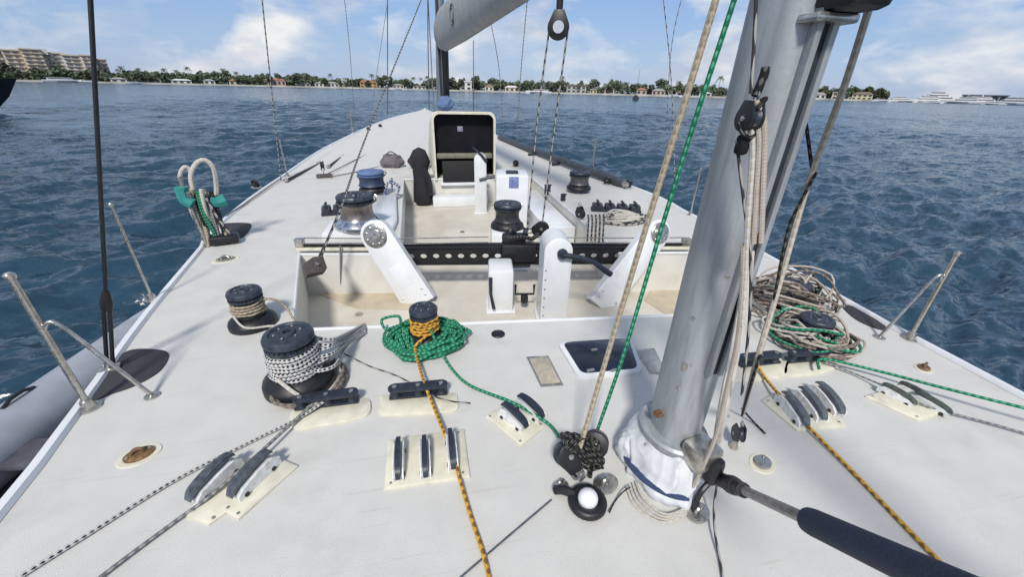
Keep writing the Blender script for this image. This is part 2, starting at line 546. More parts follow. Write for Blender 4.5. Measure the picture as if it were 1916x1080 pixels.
# ================================================================== SETTING: water
def make_water():
    # fine cells where the waves can be told apart, coarse ones behind and far off
    r1 = 2.2 * (170 / 2.2) ** np.linspace(0, 1, 560)
    r2 = 170 * (6500 / 170) ** np.linspace(0, 1, 60)[1:]
    rad = np.concatenate([[0.0], r1, r2])
    rings = len(rad) - 1
    th = np.concatenate([np.radians(np.linspace(-58, 82, 860)), np.radians(np.linspace(82, 302, 190))[1:-1]])
    seg = len(th)
    RR, TT = np.meshgrid(rad, th, indexing='ij')
    X, Y = RR * np.sin(TT), RR * np.cos(TT)
    Z = np.zeros_like(X)
    rng = np.random.RandomState(3)
    cell = np.maximum(RR * np.where(RR < 170, 0.0079, 0.064), 0.02)
    for i in range(90):
        lam = 0.28 * (4.0 / 0.28) ** rng.rand()
        a = np.radians(-68 + rng.randn() * 32)
        k = 2 * np.pi / lam
        amp = 0.0092 * lam ** 0.74
        fade = np.clip((lam / cell - 2.2) / 3.0, 0, 1)
        ph = k * (X * np.cos(a) + Y * np.sin(a)) + rng.rand() * 6.28
        Z += amp * fade * (np.sin(ph) + 0.25 * np.cos(2 * ph))
    gust = 0.75 + 0.5 * np.sin(X * 0.11 + 1.3) * np.sin(Y * 0.083 + X * 0.03)
    Z *= gust
    V = np.stack([X, Y, Z], -1).reshape(-1, 3)
    idx = np.arange(V.shape[0]).reshape(len(rad), seg)
    a = idx[:-1, :]; b = np.roll(idx, -1, 1)[:-1, :]
    c = np.roll(idx, -1, 1)[1:, :]; d = idx[1:, :]
    F = np.stack([a, d, c, b], -1).reshape(-1, 4)
    me = bpy.data.meshes.new('water')
    me.vertices.add(len(V)); me.vertices.foreach_set('co', V.ravel())
    me.loops.add(F.size); me.loops.foreach_set('vertex_index', F.ravel())
    me.polygons.add(len(F)); me.polygons.foreach_set('loop_start', np.arange(0, F.size, 4))
    me.polygons.foreach_set('loop_total', np.full(len(F), 4))
    me.polygons.foreach_set('use_smooth', np.ones(len(F), bool))
    me.update(); me.validate()
    M = bpy.data.materials.new('sea_water'); M.use_nodes = True
    t = M.node_tree; b = t.nodes['Principled BSDF']
    b.inputs['Base Color'].default_value = (0.018, 0.050, 0.082, 1)
    b.inputs['Roughness'].default_value = 0.14
    b.inputs['IOR'].default_value = 1.33
    c = N(t, 'ShaderNodeTexCoord')
    mpp = N(t, 'ShaderNodeMapping')
    mpp.inputs['Rotation'].default_value = (0, 0, R(20))
    mpp.inputs['Scale'].default_value = (1.0, 1.9, 1)
    t.links.new(c.outputs['Object'], mpp.inputs[0])
    # ripple slopes too small for the mesh: added to the surface normal
    gm = N(t, 'ShaderNodeNewGeometry')
    acc = gm.outputs['Normal']
    gn = N(t, 'ShaderNodeTexNoise')
    gn.inputs['Scale'].default_value = 0.022
    gn.inputs['Detail'].default_value = 3
    t.links.new(mpp.outputs[0], gn.inputs['Vector'])
    gr = N(t, 'ShaderNodeMapRange')
    gr.inputs[1].default_value = 0.35
    gr.inputs[2].default_value = 0.65
    gr.inputs[3].default_value = 0.55
    gr.inputs[4].default_value = 1.35
    t.links.new(gn.outputs['Fac'], gr.inputs[0])
    for sc_, amp_ in ((0.9, 0.7), (2.6, 1.1), (7.0, 1.0)):
        n_ = N(t, 'ShaderNodeTexNoise')
        n_.inputs['Scale'].default_value = sc_
        n_.inputs['Detail'].default_value = 2
        n_.inputs['Distortion'].default_value = 0.4
        t.links.new(mpp.outputs[0], n_.inputs['Vector'])
        sb_ = N(t, 'ShaderNodeVectorMath', operation='SUBTRACT')
        t.links.new(n_.outputs['Color'], sb_.inputs[0])
        sb_.inputs[1].default_value = (0.5, 0.5, 0.5)
        ml = N(t, 'ShaderNodeVectorMath', operation='MULTIPLY')
        t.links.new(sb_.outputs[0], ml.inputs[0])
        ml.inputs[1].default_value = (amp_, amp_, 0)
        gs = N(t, 'ShaderNodeVectorMath', operation='SCALE')
        t.links.new(ml.outputs[0], gs.inputs[0])
        t.links.new(gr.outputs[0], gs.inputs['Scale'])
        ml = gs
        ad = N(t, 'ShaderNodeVectorMath', operation='ADD')
        t.links.new(acc, ad.inputs[0])
        t.links.new(ml.outputs[0], ad.inputs[1])
        acc = ad.outputs[0]
    nm_ = N(t, 'ShaderNodeVectorMath', operation='NORMALIZE')
    t.links.new(acc, nm_.inputs[0])
    t.links.new(nm_.outputs[0], b.inputs['Normal'])
    me.materials.append(M)
    o = bpy.data.objects.new('water', me)
    o.location = (0, 0, WATER)
    COL.objects.link(o)
    tag(o, 'choppy dark blue water around the sailing yacht', kind='structure')
make_water()

# ================================================================== SAILING YACHT: hull, deck, cockpit
yacht = thing('sailing_yacht', 'large sailing yacht with white flush deck seen from its stern', 'sailing yacht', (0, 0, 0))
Ledge = [Vector((-1.05, -2.6, 0)), Vector((-1.45, -0.6, 0))] + [D(*p) for p in ((0, 950), (160, 740), (262, 600), (370, 470), (420, 410), (520, 335), (620, 270), (722, 224))]
Redge = [Vector((2.75, -2.6, 0)), Vector((3.1, -0.6, 0))] + [D(*p) for p in ((1875, 720), (1650, 600), (1420, 470), (1290, 400), (1170, 345), (925, 252))]
TIP = A(795, 200, 21.3)
TIP.z = sheer(TIP.y)
Redge.append(Vector((TIP.x + 0.95, TIP.y - 2.6, sheer(TIP.y - 2.6))))
Ledge.append(TIP); Redge.append(TIP)
Lc, Rc = spline(Ledge, 10), spline(Redge, 10)
def edge_x(curve, y):
    for a, b in zip(curve, curve[1:]):
        if a.y <= y <= b.y:
            return a.x + (b.x - a.x) * (y - a.y) / max(b.y - a.y, 1e-6)
    return curve[-1].x
T0, T1 = D(557, 462, 0.06), D(1290, 460, 0.06)          # traveller line
tdir = (T1 - T0).normalized()
SOLEZ = -0.45
lipL, lipM, lipR = D(548, 618), D(870, 608), D(1245, 592)
ldir = (lipR - lipM).normalized()
YF = D(855, 383, SOLEZ).y + 0.15
wellL, wellR = D(560, 476), D(560, 476) + tdir * 4.28
lipRR = lipM + ldir * ((wellR.x - 0.02 - lipM.x) / ldir.x)
trL0, trR0 = D(746, 470), D(1150, 466)
def on_line(p, x):
    return p + tdir * ((x - p.x) / tdir.x)
trL0 = on_line(wellL, trL0.x); trR0 = on_line(wellL, trR0.x)
trL1 = Vector((trL0.x - 0.10, YF, 0)); trR1 = Vector((trR0.x + 0.04, YF, 0))
COCK = [lipL, lipRR, wellR, trR0, trR1, trL1, trL0, wellL]
COCK = [Vector((p.x, p.y, 0)) for p in COCK]
YS = YF + 0.2                                           # deck is level up to here
def make_deck():
    bm = bmesh.new()
    ys = list(np.linspace(-2.6, YS, 40))
    out = [Vector((edge_x(Lc, y), y, 0)) for y in ys] + [Vector((edge_x(Rc, y), y, 0)) for y in ys[::-1]]
    def loop(P):
        vs = [bm.verts.new(p) for p in P]
        return [bm.edges.new((vs[i], vs[(i + 1) % len(vs)])) for i in range(len(vs))]
    es = loop(out) + loop(COCK)
    bmesh.ops.triangle_fill(bm, use_beauty=True, use_dissolve=False, edges=es, normal=(0, 0, 1))
    bmesh.ops.recalc_face_normals(bm, faces=bm.faces)
    for f in bm.faces:
        if f.normal.z < 0: f.normal_flip()
    bm.verts.index_update()
    mb = MB().add([v.co.copy() for v in bm.verts], [[v.index for v in f.verts] for f in bm.faces])
    bm.free()
    rows = list(np.linspace(YS, TIP.y - 0.02, 40))
    nx = 14
    vs, fs = [], []
    for y in rows:
        xl, xr = edge_x(Lc, y), edge_x(Rc, y)
        for k in range(nx + 1):
            u = k / nx
            vs.append(Vector((xl + (xr - xl) * u, y, sheer(y) + 0.10 * min(1, (y - YS) / 4) * (1 - (2 * u - 1) ** 2))))
    for i in range(len(rows) - 1):
        for k in range(nx):
            fs.append([i * (nx + 1) + k, i * (nx + 1) + k + 1, (i + 1) * (nx + 1) + k + 1, (i + 1) * (nx + 1) + k])
    mb.add(vs, fs)
    mb.build('deck', DECK, yacht)
make_deck()
# hull topsides
mb = MB()
prof = [(0.0, 0.0), (0.03, -0.04), (0.05, -0.35), (0.02, -0.8), (-0.12, -1.25), (-0.45, -1.8)]
cx = lambda y: 0.5 * (edge_x(Lc, y) + edge_x(Rc, y))
ysh = list(np.linspace(-2.6, TIP.y - 0.02, 70))
for curve, sgn in ((Lc, -1), (Rc, 1)):
    vs, fs = [], []
    for y in ysh:
        x = edge_x(curve, y)
        for (dx, dz) in prof:
            vs.append(Vector((x + sgn * dx if abs(x - cx(y)) > 0.5 else x, y + (0.9 * dz if y > TIP.y - 0.5 else 0), sheer(y) - 0.005 + dz)))
    n = len(prof)
    for i in range(len(ysh) - 1):
        for k in range(n - 1):
            f = [i * n + k, i * n + k + 1, (i + 1) * n + k + 1, (i + 1) * n + k]
            fs.append(f if sgn < 0 else f[::-1])
    mb.add(vs, fs)
# transom
xl, xr = edge_x(Lc, -2.59), edge_x(Rc, -2.59)
mb.add([(xl, -2.6, 0), (xr, -2.6, 0), (xr - 0.5, -2.3, -1.8), (xl + 0.5, -2.3, -1.8)], [[0, 1, 2, 3]])
mb.build('hull', GEL, yacht)
# toe rails
for curve, sgn in ((Lc, 1), (Rc, -1)):
    mb = MB()
    pts = [Vector((edge_x(curve, y) + sgn * 0.012, y, sheer(y))) for y in ysh]
    vs, fs = [], []
    pr = [(-0.02, -0.02), (-0.02, 0.012), (-0.012, 0.022), (0.022, 0.022), (0.034, 0.002)]
    for p in pts:
        for (dx, dz) in pr:
            vs.append(p + Vector((sgn * dx, 0, dz)))
    n = len(pr)
    for i in range(len(pts) - 1):
        for k in range(n - 1):
            f = [i * n + k, i * n + k + 1, (i + 1) * n + k + 1, (i + 1) * n + k]
            fs.append(f[::-1] if sgn > 0 else f)
    mb.add(vs, fs)
    mb.build('toe_rail', GEL, yacht)
# cockpit walls and sole
mb = MB()
n = len(COCK)
vs = [p + Vector((0, 0, 0.0)) for p in COCK] + [p + Vector((0, 0, SOLEZ - 0.002)) for p in COCK]
mb.add(vs, [[i, (i + 1) % n, n + (i + 1) % n, n + i][::-1] for i in range(n)])
mb.build('cockpit_wall', mat('cockpit_cream', (0.64, 0.63, 0.585), 0.4, var=0.06, vscale=4, dirt=(0.45, 0.42, 0.35), dscale=3, dlo=0.5, dhi=0.85), yacht, smooth=False)
bm = bmesh.new()
vv = [bm.verts.new(p + Vector((0, 0, SOLEZ))) for p in COCK]
fc = bm.faces.new(vv)
bmesh.ops.triangulate(bm, faces=[fc])
bm.verts.index_update()
MB().add([v.co.copy() for v in bm.verts], [[v.index for v in f.verts] for f in bm.faces]).build('cockpit_sole', SOLE, yacht)
bm.free()
# rounded lip round the cockpit opening
mb = MB()
mb.tube([p + Vector((0, 0, -0.004)) for p in COCK], 0.016, 8, closed=True)
mb.build('cockpit_lip', GEL, yacht)
# tan panels at the foot of the bridge walls
zt = SOLEZ + 0.004
p_ = lambda x, y: D(x, y, zt)
MB().prism([p_(588, 547), p_(668, 578), p_(775, 580), p_(792, 560), p_(752, 541)], zt - 0.003, zt + 0.004).build('tan_sole_panel', TAN, yacht)
MB().prism([p_(1205, 562), p_(1252, 592), p_(1330, 585), p_(1330, 530), p_(1222, 534)], zt - 0.003, zt + 0.004).build('tan_sole_panel', TAN, yacht)
# starboard bench and steps in the forward cockpit
b0, b1 = trR0 + Vector((-0.42, 1.3, 0)), trR1 + Vector((-0.42, -0.5, 0))
MB().prism([b0, trR0 + Vector((-0.012, 1.3, 0)), trR1 + Vector((-0.012, -0.5, 0)), b1], SOLEZ, -0.12, 0.03).build('cockpit_bench', CREAM if False else GEL, yacht)
MB().box(((trL1.x + trR1.x) / 2 - 0.2, YF - 0.17, SOLEZ + 0.09), (1.0, 0.3, 0.18), 0, 0.02).build('companionway_step', GEL, yacht)
# drains and bolts on the sole
for q in ((672, 588), (865, 434), (1140, 566)):
    c = D(*q, SOLEZ + 0.004)
    MB().lathe([(0.0, 0.0), (0.035, 0.0), (0.035, 0.006), (0.02, 0.008), (0.0, 0.004)], c, 14, cap=False).build('sole_drain', STEEL, yacht)
# charcoal pads at the chainplates
def edge_pad(pix):
    P = [D(*q) for q in pix]
    return MB().prism([p for p in spline(P, 5, True)], 0.001, 0.007, 0.002).build('chainplate_pad', PAD, yacht)
edge_pad([(172, 748), (205, 690), (240, 658), (290, 655), (316, 664), (300, 695), (255, 722), (210, 738)])
edge_pad([(418, 422), (430, 418), (468, 419), (466, 432), (450, 446), (424, 440)])
edge_pad([(1575, 573), (1600, 576), (1640, 600), (1662, 618), (1640, 616), (1600, 598)])

# companionway hood
hx0, hx1 = D(812, 322).x + 0.02, D(920, 322).x - 0.03
hb = Vector(((hx0 + hx1) / 2, YF, 0))
hz = H(hb, 211)
hw = (hx1 - hx0) / 2
hood = thing('companionway_hood', 'cream companionway hood with black opening ahead of the cockpit', 'companionway hood', hb)
def hood_sec(w, z1, y, r=0.12, z0=-0.02, k=6):
    P = [Vector((-w, y, z0))]
    for i in range(k + 1):
        a = math.pi - (math.pi / 2) * i / k
        P.append(Vector((-w + r + r * math.cos(a), y, z1 - r + r * math.sin(a))))
    for i in range(k + 1):
        a = math.pi / 2 - (math.pi / 2) * i / k
        P.append(Vector((w - r + r * math.cos(a), y, z1 - r + r * math.sin(a))))
    P.append(Vector((w, y, z0)))
    return P
secs = [hood_sec(hw, hz, 0.0), hood_sec(hw + 0.02, hz + 0.02, 0.03), hood_sec(hw + 0.05, hz * 0.9, 0.7), hood_sec(hw + 0.08, hz * 0.55, 1.5), hood_sec(hw + 0.1, 0.14, 2.2, 0.06)]
mb = MB()
n = len(secs[0])
vs = [p for s_ in secs for p in s_]
fs = [[i * n + k, i * n + k + 1, (i + 1) * n + k + 1, (i + 1) * n + k][::-1] for i in range(len(secs) - 1) for k in range(n - 1)]
fs.append([(len(secs) - 1) * n + k for k in range(n)])
mb.add(vs, fs).build('shell', CREAM, hood)
# rim round the opening
a, b = hood_sec(hw + 0.012, hz + 0.012, -0.03, 0.12), hood_sec(hw - 0.022, hz - 0.02, -0.03, 0.11)
c, d = hood_sec(hw + 0.012, hz + 0.012, 0.05, 0.12), hood_sec(hw - 0.022, hz - 0.02, 0.05, 0.11)
mb = MB(); vs = a + b + c + d
fs = []
for k in range(n - 1):
    fs += [[k, k + 1, n + k + 1, n + k], [2 * n + k, k, k + 1, 2 * n + k + 1][::-1], [n + k, n + k + 1, 3 * n + k + 1, 3 * n + k]]
mb.add(vs, fs).build('opening_rim', CREAM, hood)
# black panel paints the dark of the opening; cross bar; dark mouth below
MATS.setdefault('black_screen', mat('black_screen', (0.008, 0.008, 0.012), 0.6, var=0.3, vscale=5, spec=0.15))
P = hood_sec(hw - 0.02, hz - 0.02, 0.16, 0.10, 0.3)
mb = MB(); mb.add(P + [p + Vector((0, 0.02, 0)) for p in P], [list(range(n))[::-1], [n + k for k in range(n)]] + [[k, (k + 1) % n, n + (k + 1) % n, n + k] for k in range(n)])
mb.build('opening_dark_panel', MATS['black_screen'], hood)
MB().box((-0.06, 0.145, H(hb + Vector((0, 0.14, 0)), 241)), (0.1, 0.012, 0.09), 0, 0.004).build('panel_sticker', mat('grey_sticker', (0.20, 0.20, 0.25), 0.6, var=0.3, vscale=40), hood)
zb = H(hb, 292)
MB().box((0, 0.06, zb), (2 * hw - 0.08, 0.12, 0.09), 0, 0.02).build('cross_bar', mat('khaki_wood_bar', (0.17, 0.165, 0.12), 0.7, var=0.2, vscale=14), hood)
MB().box((0, 0.5, -0.03), (2 * hw - 0.06, 0.03, 0.66)).build('cabin_darkness', INSIDE, hood)  # black sheet in place of the unlit cabin inside
z2, z3 = zb - 0.08, H(hb, 340)
MB().box((-0.02, -0.012, (z2 + z3) / 2), (0.80, 0.03, z2 - z3), 0, 0.008).build('lower_opening_dark', INSIDE, hood)  # black board painting the dark of the lower opening
MB().box((-0.02, -0.02, z3 - 0.03), (0.9, 0.10, 0.05), 0, 0.012).build('sill', GEL, hood)

# ================================================================== DECK GEAR
# ---- winches
def winch(label, base, h, rc, rd, rb, body=None, basem=None, capm=None, group='deck winches', rz=0.0, arm=True):
    t = thing('winch', label, 'winch', base, rz, group)
    body = body or BLACK; basem = basem or BLACK; capm = capm or CAPM
    MB().lathe([(rb, 0), (rb, h * 0.10), (rb * 0.96, h * 0.16), (rb * 0.80, h * 0.24), (rd * 1.05, h * 0.30)], (0, 0, 0), 32).build('base', basem, t)
    MB().lathe([(rd * 1.04, h * 0.29), (rd * 0.96, h * 0.36), (rd * 0.92, h * 0.5), (rd * 0.95, h * 0.66), (rd * 1.08, h * 0.74)], (0, 0, 0), 32).build('drum', body, t)
    mb = MB().lathe([(rc * 0.92, h * 0.73), (rc * 0.99, h * 0.75), (rc * 0.99, h * 0.78), (rc * 0.86, h * 0.80), (rc * 0.86, h * 0.84)], (0, 0, 0), 32)
    k = 28
    for i in range(k):
        a = 2 * math.pi * i / k
        mb.box((rc * 0.92 * math.cos(a), rc * 0.92 * math.sin(a), h * 0.80), (rc * 0.12, rc * 0.07, h * 0.03), a)
    mb.build('self_tailing_jaw', capm, t)
    cap = MB().lathe([(rc * 0.94, h * 0.84), (rc, h * 0.86), (rc, h * 0.92), (rc * 0.93, h * 0.97), (rc * 0.72, h * 0.99), (rc * 0.68, h * 0.965), (rc * 0.34, h * 0.965), (rc * 0.30, h * 1.0), (rc * 0.17, h * 1.0), (rc * 0.15, h * 0.95), (0.001, h * 0.95)], (0, 0, 0), 36).build('cap', capm, t)
    mb = MB()
    for i in range(6):
        a = 2 * math.pi * i / 6
        mb.lathe([(rc * 0.055, 0), (rc * 0.055, h * 0.022), (rc * 0.03, h * 0.03)], (rc * 0.5 * math.cos(a), rc * 0.5 * math.sin(a), h * 0.965), 8)
    tag(mb.build('cap_screw', STEEL, cap), kind='stuff')
    if arm:
        MB().tube([(rd * 0.95, 0, h * 0.70), (rc * 1.06, rc * 0.15, h * 0.76), (rc * 1.12, rc * 0.3, h * 0.84), (rc * 1.0, rc * 0.35, h * 0.9)], rc * 0.07, 6, flat=0.6).build('stripper_arm', STEEL, t)
    return t
def wraps(c, r, z0, z1, turns, rr, jit=0.01, a0=0.0):
    P = []
    k = int(turns * 18)
    for i in range(k + 1):
        a = a0 + 2 * math.pi * i / 18
        q = r + random.uniform(-jit, jit)
        P.append(Vector((c[0] + q * math.cos(a), c[1] + q * math.sin(a), z0 + (z1 - z0) * i / k + random.uniform(-jit, jit) * 0.5)))
    return P
def coil(c, R0, thick, height, turns, seed, sx=1.0, sy=1.0, tilt=0.0):
    """a loosely dropped coil of line as one long path"""
    rn = random.Random(seed)
    P = []
    ph = rn.random() * 6
    k = int(turns * 14)
    ox = oy = 0.0
    for i in range(k):
        a = ph + 2 * math.pi * i / 14
        u = i / k
        if i % 14 == 0:
            tox, toy = rn.uniform(-1, 1) * R0 * thick * 1.1, rn.uniform(-1, 1) * R0 * thick * 1.1
        ox += (tox - ox) * 0.15; oy += (toy - oy) * 0.15
        w = R0 * (1 + thick * math.sin(u * 23 + ph) + rn.uniform(-1, 1) * thick * 0.5)
        z = height * (0.08 + 0.92 * u) * (0.75 + 0.25 * math.sin(a * 2 + ph)) + rn.uniform(0, 0.012)
        P.append(Vector((c[0] + ox + w * sx * math.cos(a) + rn.uniform(-1, 1) * 0.012, c[1] + oy + w * sy * math.sin(a) + rn.uniform(-1, 1) * 0.012, c[2] + max(0.01, z) + tilt * w * math.cos(a))))
    return P

# W1: big after winch with flecked rope
b1 = D(563, 716); h1 = H(b1, 620)
winch('large dark winch at port wrapped in black flecked white rope', b1, h1, 0.126, 0.112, 0.185, rz=2.5)
P = wraps(b1, 0.122, h1 * 0.20, h1 * 0.72, 8, 0.012, 0.006, 1.0)
e = D(655, 640, 0.06)
P2 = [P[-1], b1 + Vector((0.19, 0.02, h1 * 0.62)), D(640, 622, 0.10), D(672, 615, 0.035)]
w1 = thing('flecked_rope', 'black flecked white rope turned round the large port winch', 'rope', b1)
off = -b1
MB().tube([p + off for p in spline(P, 2)], 0.0125, 8).build('turns', R_FLECK, w1)
for k in range(6):
    j = lambda s=0.02: Vector((random.uniform(-s, s), random.uniform(-s, s), random.uniform(-s, s) * 0.5))
    PP = [b1 + Vector((0.10, -0.07 + 0.03 * k, h1 * (0.34 + 0.07 * k))), b1 + Vector((0.19, -0.02 + 0.02 * k, h1 * (0.36 + 0.06 * k))) + j(), D(648, 646 - 4 * k, 0.05 + 0.015 * k) + j(0.01), D(682, 622 - 3 * k, 0.02)]
    sub_rope(PP, 0.011, R_FLECK, w1, 'tail', loc=b1)
sub_rope([b1 + Vector((-0.05, -0.14, h1 * 0.42)), b1 + Vector((0.06, -0.2, h1 * 0.2)), D(600, 745, 0.05), D(575, 765, 0.04)], 0.010, R_WHITE, w1, 'lead', loc=b1)
P = coil(b1 + Vector((0.06, -0.03, 0)), 0.19, 0.05, 0.05, 3, 4)
MB().tube([p - b1 for p in spline(P, 2)], 0.010, 7).build('fallen_turns', R_BROWN, w1)

# W2: smaller winch behind it
b2 = D(475, 606); h2 = H(b2, 541)
winch('smaller black winch at port with tan rope round its drum', b2, h2, 0.105, 0.085, 0.15, rz=1.0)
P = wraps(b2, 0.098, h2 * 0.36, h2 * 0.68, 4, 0.010, 0.006)
P = P + [b2 + Vector((0.16, 0.02, h2 * 0.62)), D(535, 575, 0.09), D(552, 603, 0.01), lipL + Vector((0.02, 0.1, -0.12))]
rope('tan_rope', P, 0.008, R_TAN, 'tan rope from the smaller port winch into the cockpit', per=3)
rope('pale_rope', [b2 + Vector((-0.06, -0.1, h2 * 0.45)), b2 + Vector((0.03, -0.17, h2 * 0.25)), D(520, 612, 0.05), b1 + Vector((-0.1, 0.12, h1 * 0.4))], 0.007, R_WHITE, 'pale rope lead between the two port winches')

# W3: winch with green coil
b3 = D(797, 640); h3 = H(b3, 573)
winch('small winch ringed by a green rope coil and orange turns', b3, h3, 0.088, 0.07, 0.12, rz=0.3)
P = coil(b3, 0.17, 0.30, 0.095, 20, 11, 1.1, 0.95)
g = thing('green_rope', 'green rope coiled thickly round the small winch', 'rope', b3)
MB().tube([p - b3 for p in spline(P, 2)], 0.0105, 7).build('coil', R_GREEN, g)
sub_rope([b3 + Vector((-0.15, 0.05, 0.12)), D(745, 592, 0.12), D(715, 598, 0.10), D(722, 616, 0.05), D(748, 618, 0.04)], 0.010, R_GREEN, g, 'loop', loc=b3)
sub_rope([b3 + Vector((0.03, -0.05, 0.16)), b3 + Vector((0.08, -0.18, 0.07)), D(845, 690, 0.012), D(880, 722, 0.012), D(955, 752, 0.05), D(1000, 776, 0.05), D(1030, 797, 0.03), D(1046, 818, 0.10)], 0.0085, R_GREEN, g, 'lead', loc=b3)
P = wraps(b3, 0.085, h3 * 0.34, h3 * 0.72, 5, 0.01, 0.006)
P2 = [Vector(P[0]), b3 + Vector((-0.04, -0.15, 0.10)), D(778, 660, 0.05), D(792, 712, 0.075), D(806, 748, 0.05), D(833, 815, 0.05), D(846, 840, 0.055), D(858, 890, 0.03), D(880, 965, 0.012), D(905, 1040, 0.012), D(920, 1110, 0.012), D(930, 1190, 0.012)]
rope('orange_rope', P[::-1] + P2[1:], 0.0085, R_ORANGE, 'orange rope from the green coiled winch down the middle of the deck', per=4)

# W4, W5: starboard winches under heaps of line
b4 = D(1512, 640); b5 = D(1472, 578)
winch('starboard after winch buried under tan and green rope', b4, 0.20, 0.10, 0.09, 0.165, rz=0.7)
winch('starboard forward winch hidden in brown rope coils behind the mizzen mast', b5, 0.24, 0.11, 0.10, 0.17, rz=0.2)
def heap(name, label, c, specs, cat='rope coil'):
    t = thing(name, label, cat, c)
    for (nm, m_, R0, th, z0, hh, tn, sd, rr, sx, sy) in specs:
        P = coil(Vector((0, 0, z0)), R0, th, hh, tn, sd, sx, sy)
        MB().tube(spline(P, 2), rr, 6).build(nm, m_, t)
    return t
heap('rope_heap', 'heap of tan and green rope on the starboard after winch', b4,
     [('tan_coil', R_PINK, 0.17, 0.38, 0.02, 0.15, 9, 21, 0.0085, 0.92, 0.85), ('green_coil', R_GREEN, 0.16, 0.4, 0.04, 0.14, 5, 22, 0.009, 1.05, 0.9), ('white_coil', R_WHITE, 0.17, 0.4, 0.03, 0.15, 4, 23, 0.008, 0.95, 0.85), ('brown_coil', R_BROWN, 0.19, 0.3, 0.0, 0.14, 10, 24, 0.009, 1.0, 0.95)])
heap('rope_heap', 'heap of brown and grey rope on the starboard forward winch', b5,
     [('brown_coil', R_BROWN, 0.20, 0.36, 0.01, 0.28, 16, 31, 0.0085, 1.15, 0.9), ('tan_coil', R_PINK, 0.19, 0.4, 0.05, 0.26, 8, 32, 0.0085, 1.1, 0.9), ('green_coil', R_GREEN, 0.16, 0.25, 0.12, 0.04, 2, 33, 0.009, 1.1, 0.8), ('dark_coil', R_BLACK, 0.18, 0.15, 0.03, 0.2, 4, 34, 0.008, 1.1, 0.9)])

# forward winches
pad6 = D(657, 448)
b6 = D(674, 434); b6.z = 0.07
isl = thing('winch_plinth', 'white winch plinth on the port side of the cockpit', 'plinth', Vector((b6.x, b6.y, 0)))
MB().prism([(-0.36, -0.22), (0.36, -0.24), (0.40, 0.25), (0.32, 1.5), (-0.02, 1.5), (-0.36, 0.3)], 0.001, 0.07, 0.02).build('plinth_top', GEL, isl)
winch('chrome based winch on the white plinth beside the port traveller end', b6, H(b6, 362) - b6.z, 0.20, 0.185, 0.26, basem=CHROME, body=mat('satin_bronze_drum', (0.24, 0.21, 0.19), 0.35, 0.8, var=0.2, vscale=20))
b7 = D(699, 366); b7.z = 0.07
winch('navy blue drum winch forward on the white port plinth', b7, H(b7, 318) - b7.z, 0.195, 0.19, 0.2, body=mat('navy_drum', (0.025, 0.04, 0.085), 0.5, var=0.3, vscale=12), capm=BLUEC)
b9 = D(1082, 359); b9.z = 0.05
winch('grey winch on the starboard side deck near the dark pole', b9, H(b9, 320) - b9.z, 0.17, 0.16, 0.2, body=mat('worn_grey_drum', (0.12, 0.115, 0.12), 0.45, 0.5, var=0.2, vscale=20))

# ---- line organisers (roller fairleads)
def organiser(label, pa, pb, z=0.045, n=3, padpix=None):
    a, b = D(*pa, 0.04), D(*pb, 0.04)
    mid = (a + b) / 2
    rz = math.atan2(b.y - a.y, b.x - a.x)
    L = (b - a).length
    t = thing('line_organiser', label, 'line organiser', Vector((mid.x, mid.y, 0)), rz, 'roller line organisers')
    if padpix:
        PP = [D(*q) - Vector((mid.x, mid.y, 0)) for q in padpix]
        PP = [Matrix.Rotation(-rz, 3, 'Z') @ p for p in PP]
        MB().prism(spline(PP, 5, True), 0.0005, 0.014, 0.006).build('cream_pad', CREAM, t)
    MB().box((0, 0, 0.024), (L * 0.98, 0.06, 0.014), 0, 0.006).build('lower_plate', NAVY, t)
    mb = MB()
    P = []
    w = 0.034
    for i in range(13):
        a_ = math.pi / 2 + math.pi * i / 12
        P.append((-L / 2 + w + w * math.cos(a_), w * math.sin(a_)))
    for i in range(13):
        a_ = -math.pi / 2 + math.pi * i / 12
        P.append((L / 2 - w + w * math.cos(a_), w * math.sin(a_)))
    mb.prism(P, 0.066, 0.080, 0.004).build('upper_plate', NAVY, t)
    for i in range(n):
        x = -L / 2 + w + (L - 2 * w) * i / (n - 1)
        rl = MB().lathe([(0.031, 0.03), (0.026, 0.038), (0.024, 0.048), (0.026, 0.058), (0.031, 0.066)], (x, 0, 0), 18).build('roller', NAVY, t)
        MB().lathe([(0.012, 0.08), (0.012, 0.086), (0.006, 0.088)], (x, 0, 0), 8).build('bolt', STEEL, rl)
    return t
organiser('dark roller line organiser in front of the large port winch', (550, 757), (672, 742), padpix=[(548, 772), (600, 756), (680, 748), (694, 762), (680, 784), (600, 800), (552, 806)])
organiser('dark roller line organiser in front of the green coil', (727, 737), (838, 727), padpix=[(712, 752), (725, 742), (840, 738), (856, 750), (850, 772), (780, 778), (712, 778)])
organiser('dark roller line organiser right beside the mizzen mast', (1382, 678), (1458, 670), padpix=[(1362, 694), (1390, 680), (1470, 678), (1474, 690), (1462, 708), (1372, 716)])
organiser('dark roller line organiser carrying the green rope at starboard', (1473, 670), (1548, 664), padpix=[(1466, 688), (1480, 676), (1556, 672), (1566, 686), (1540, 700), (1472, 706)])

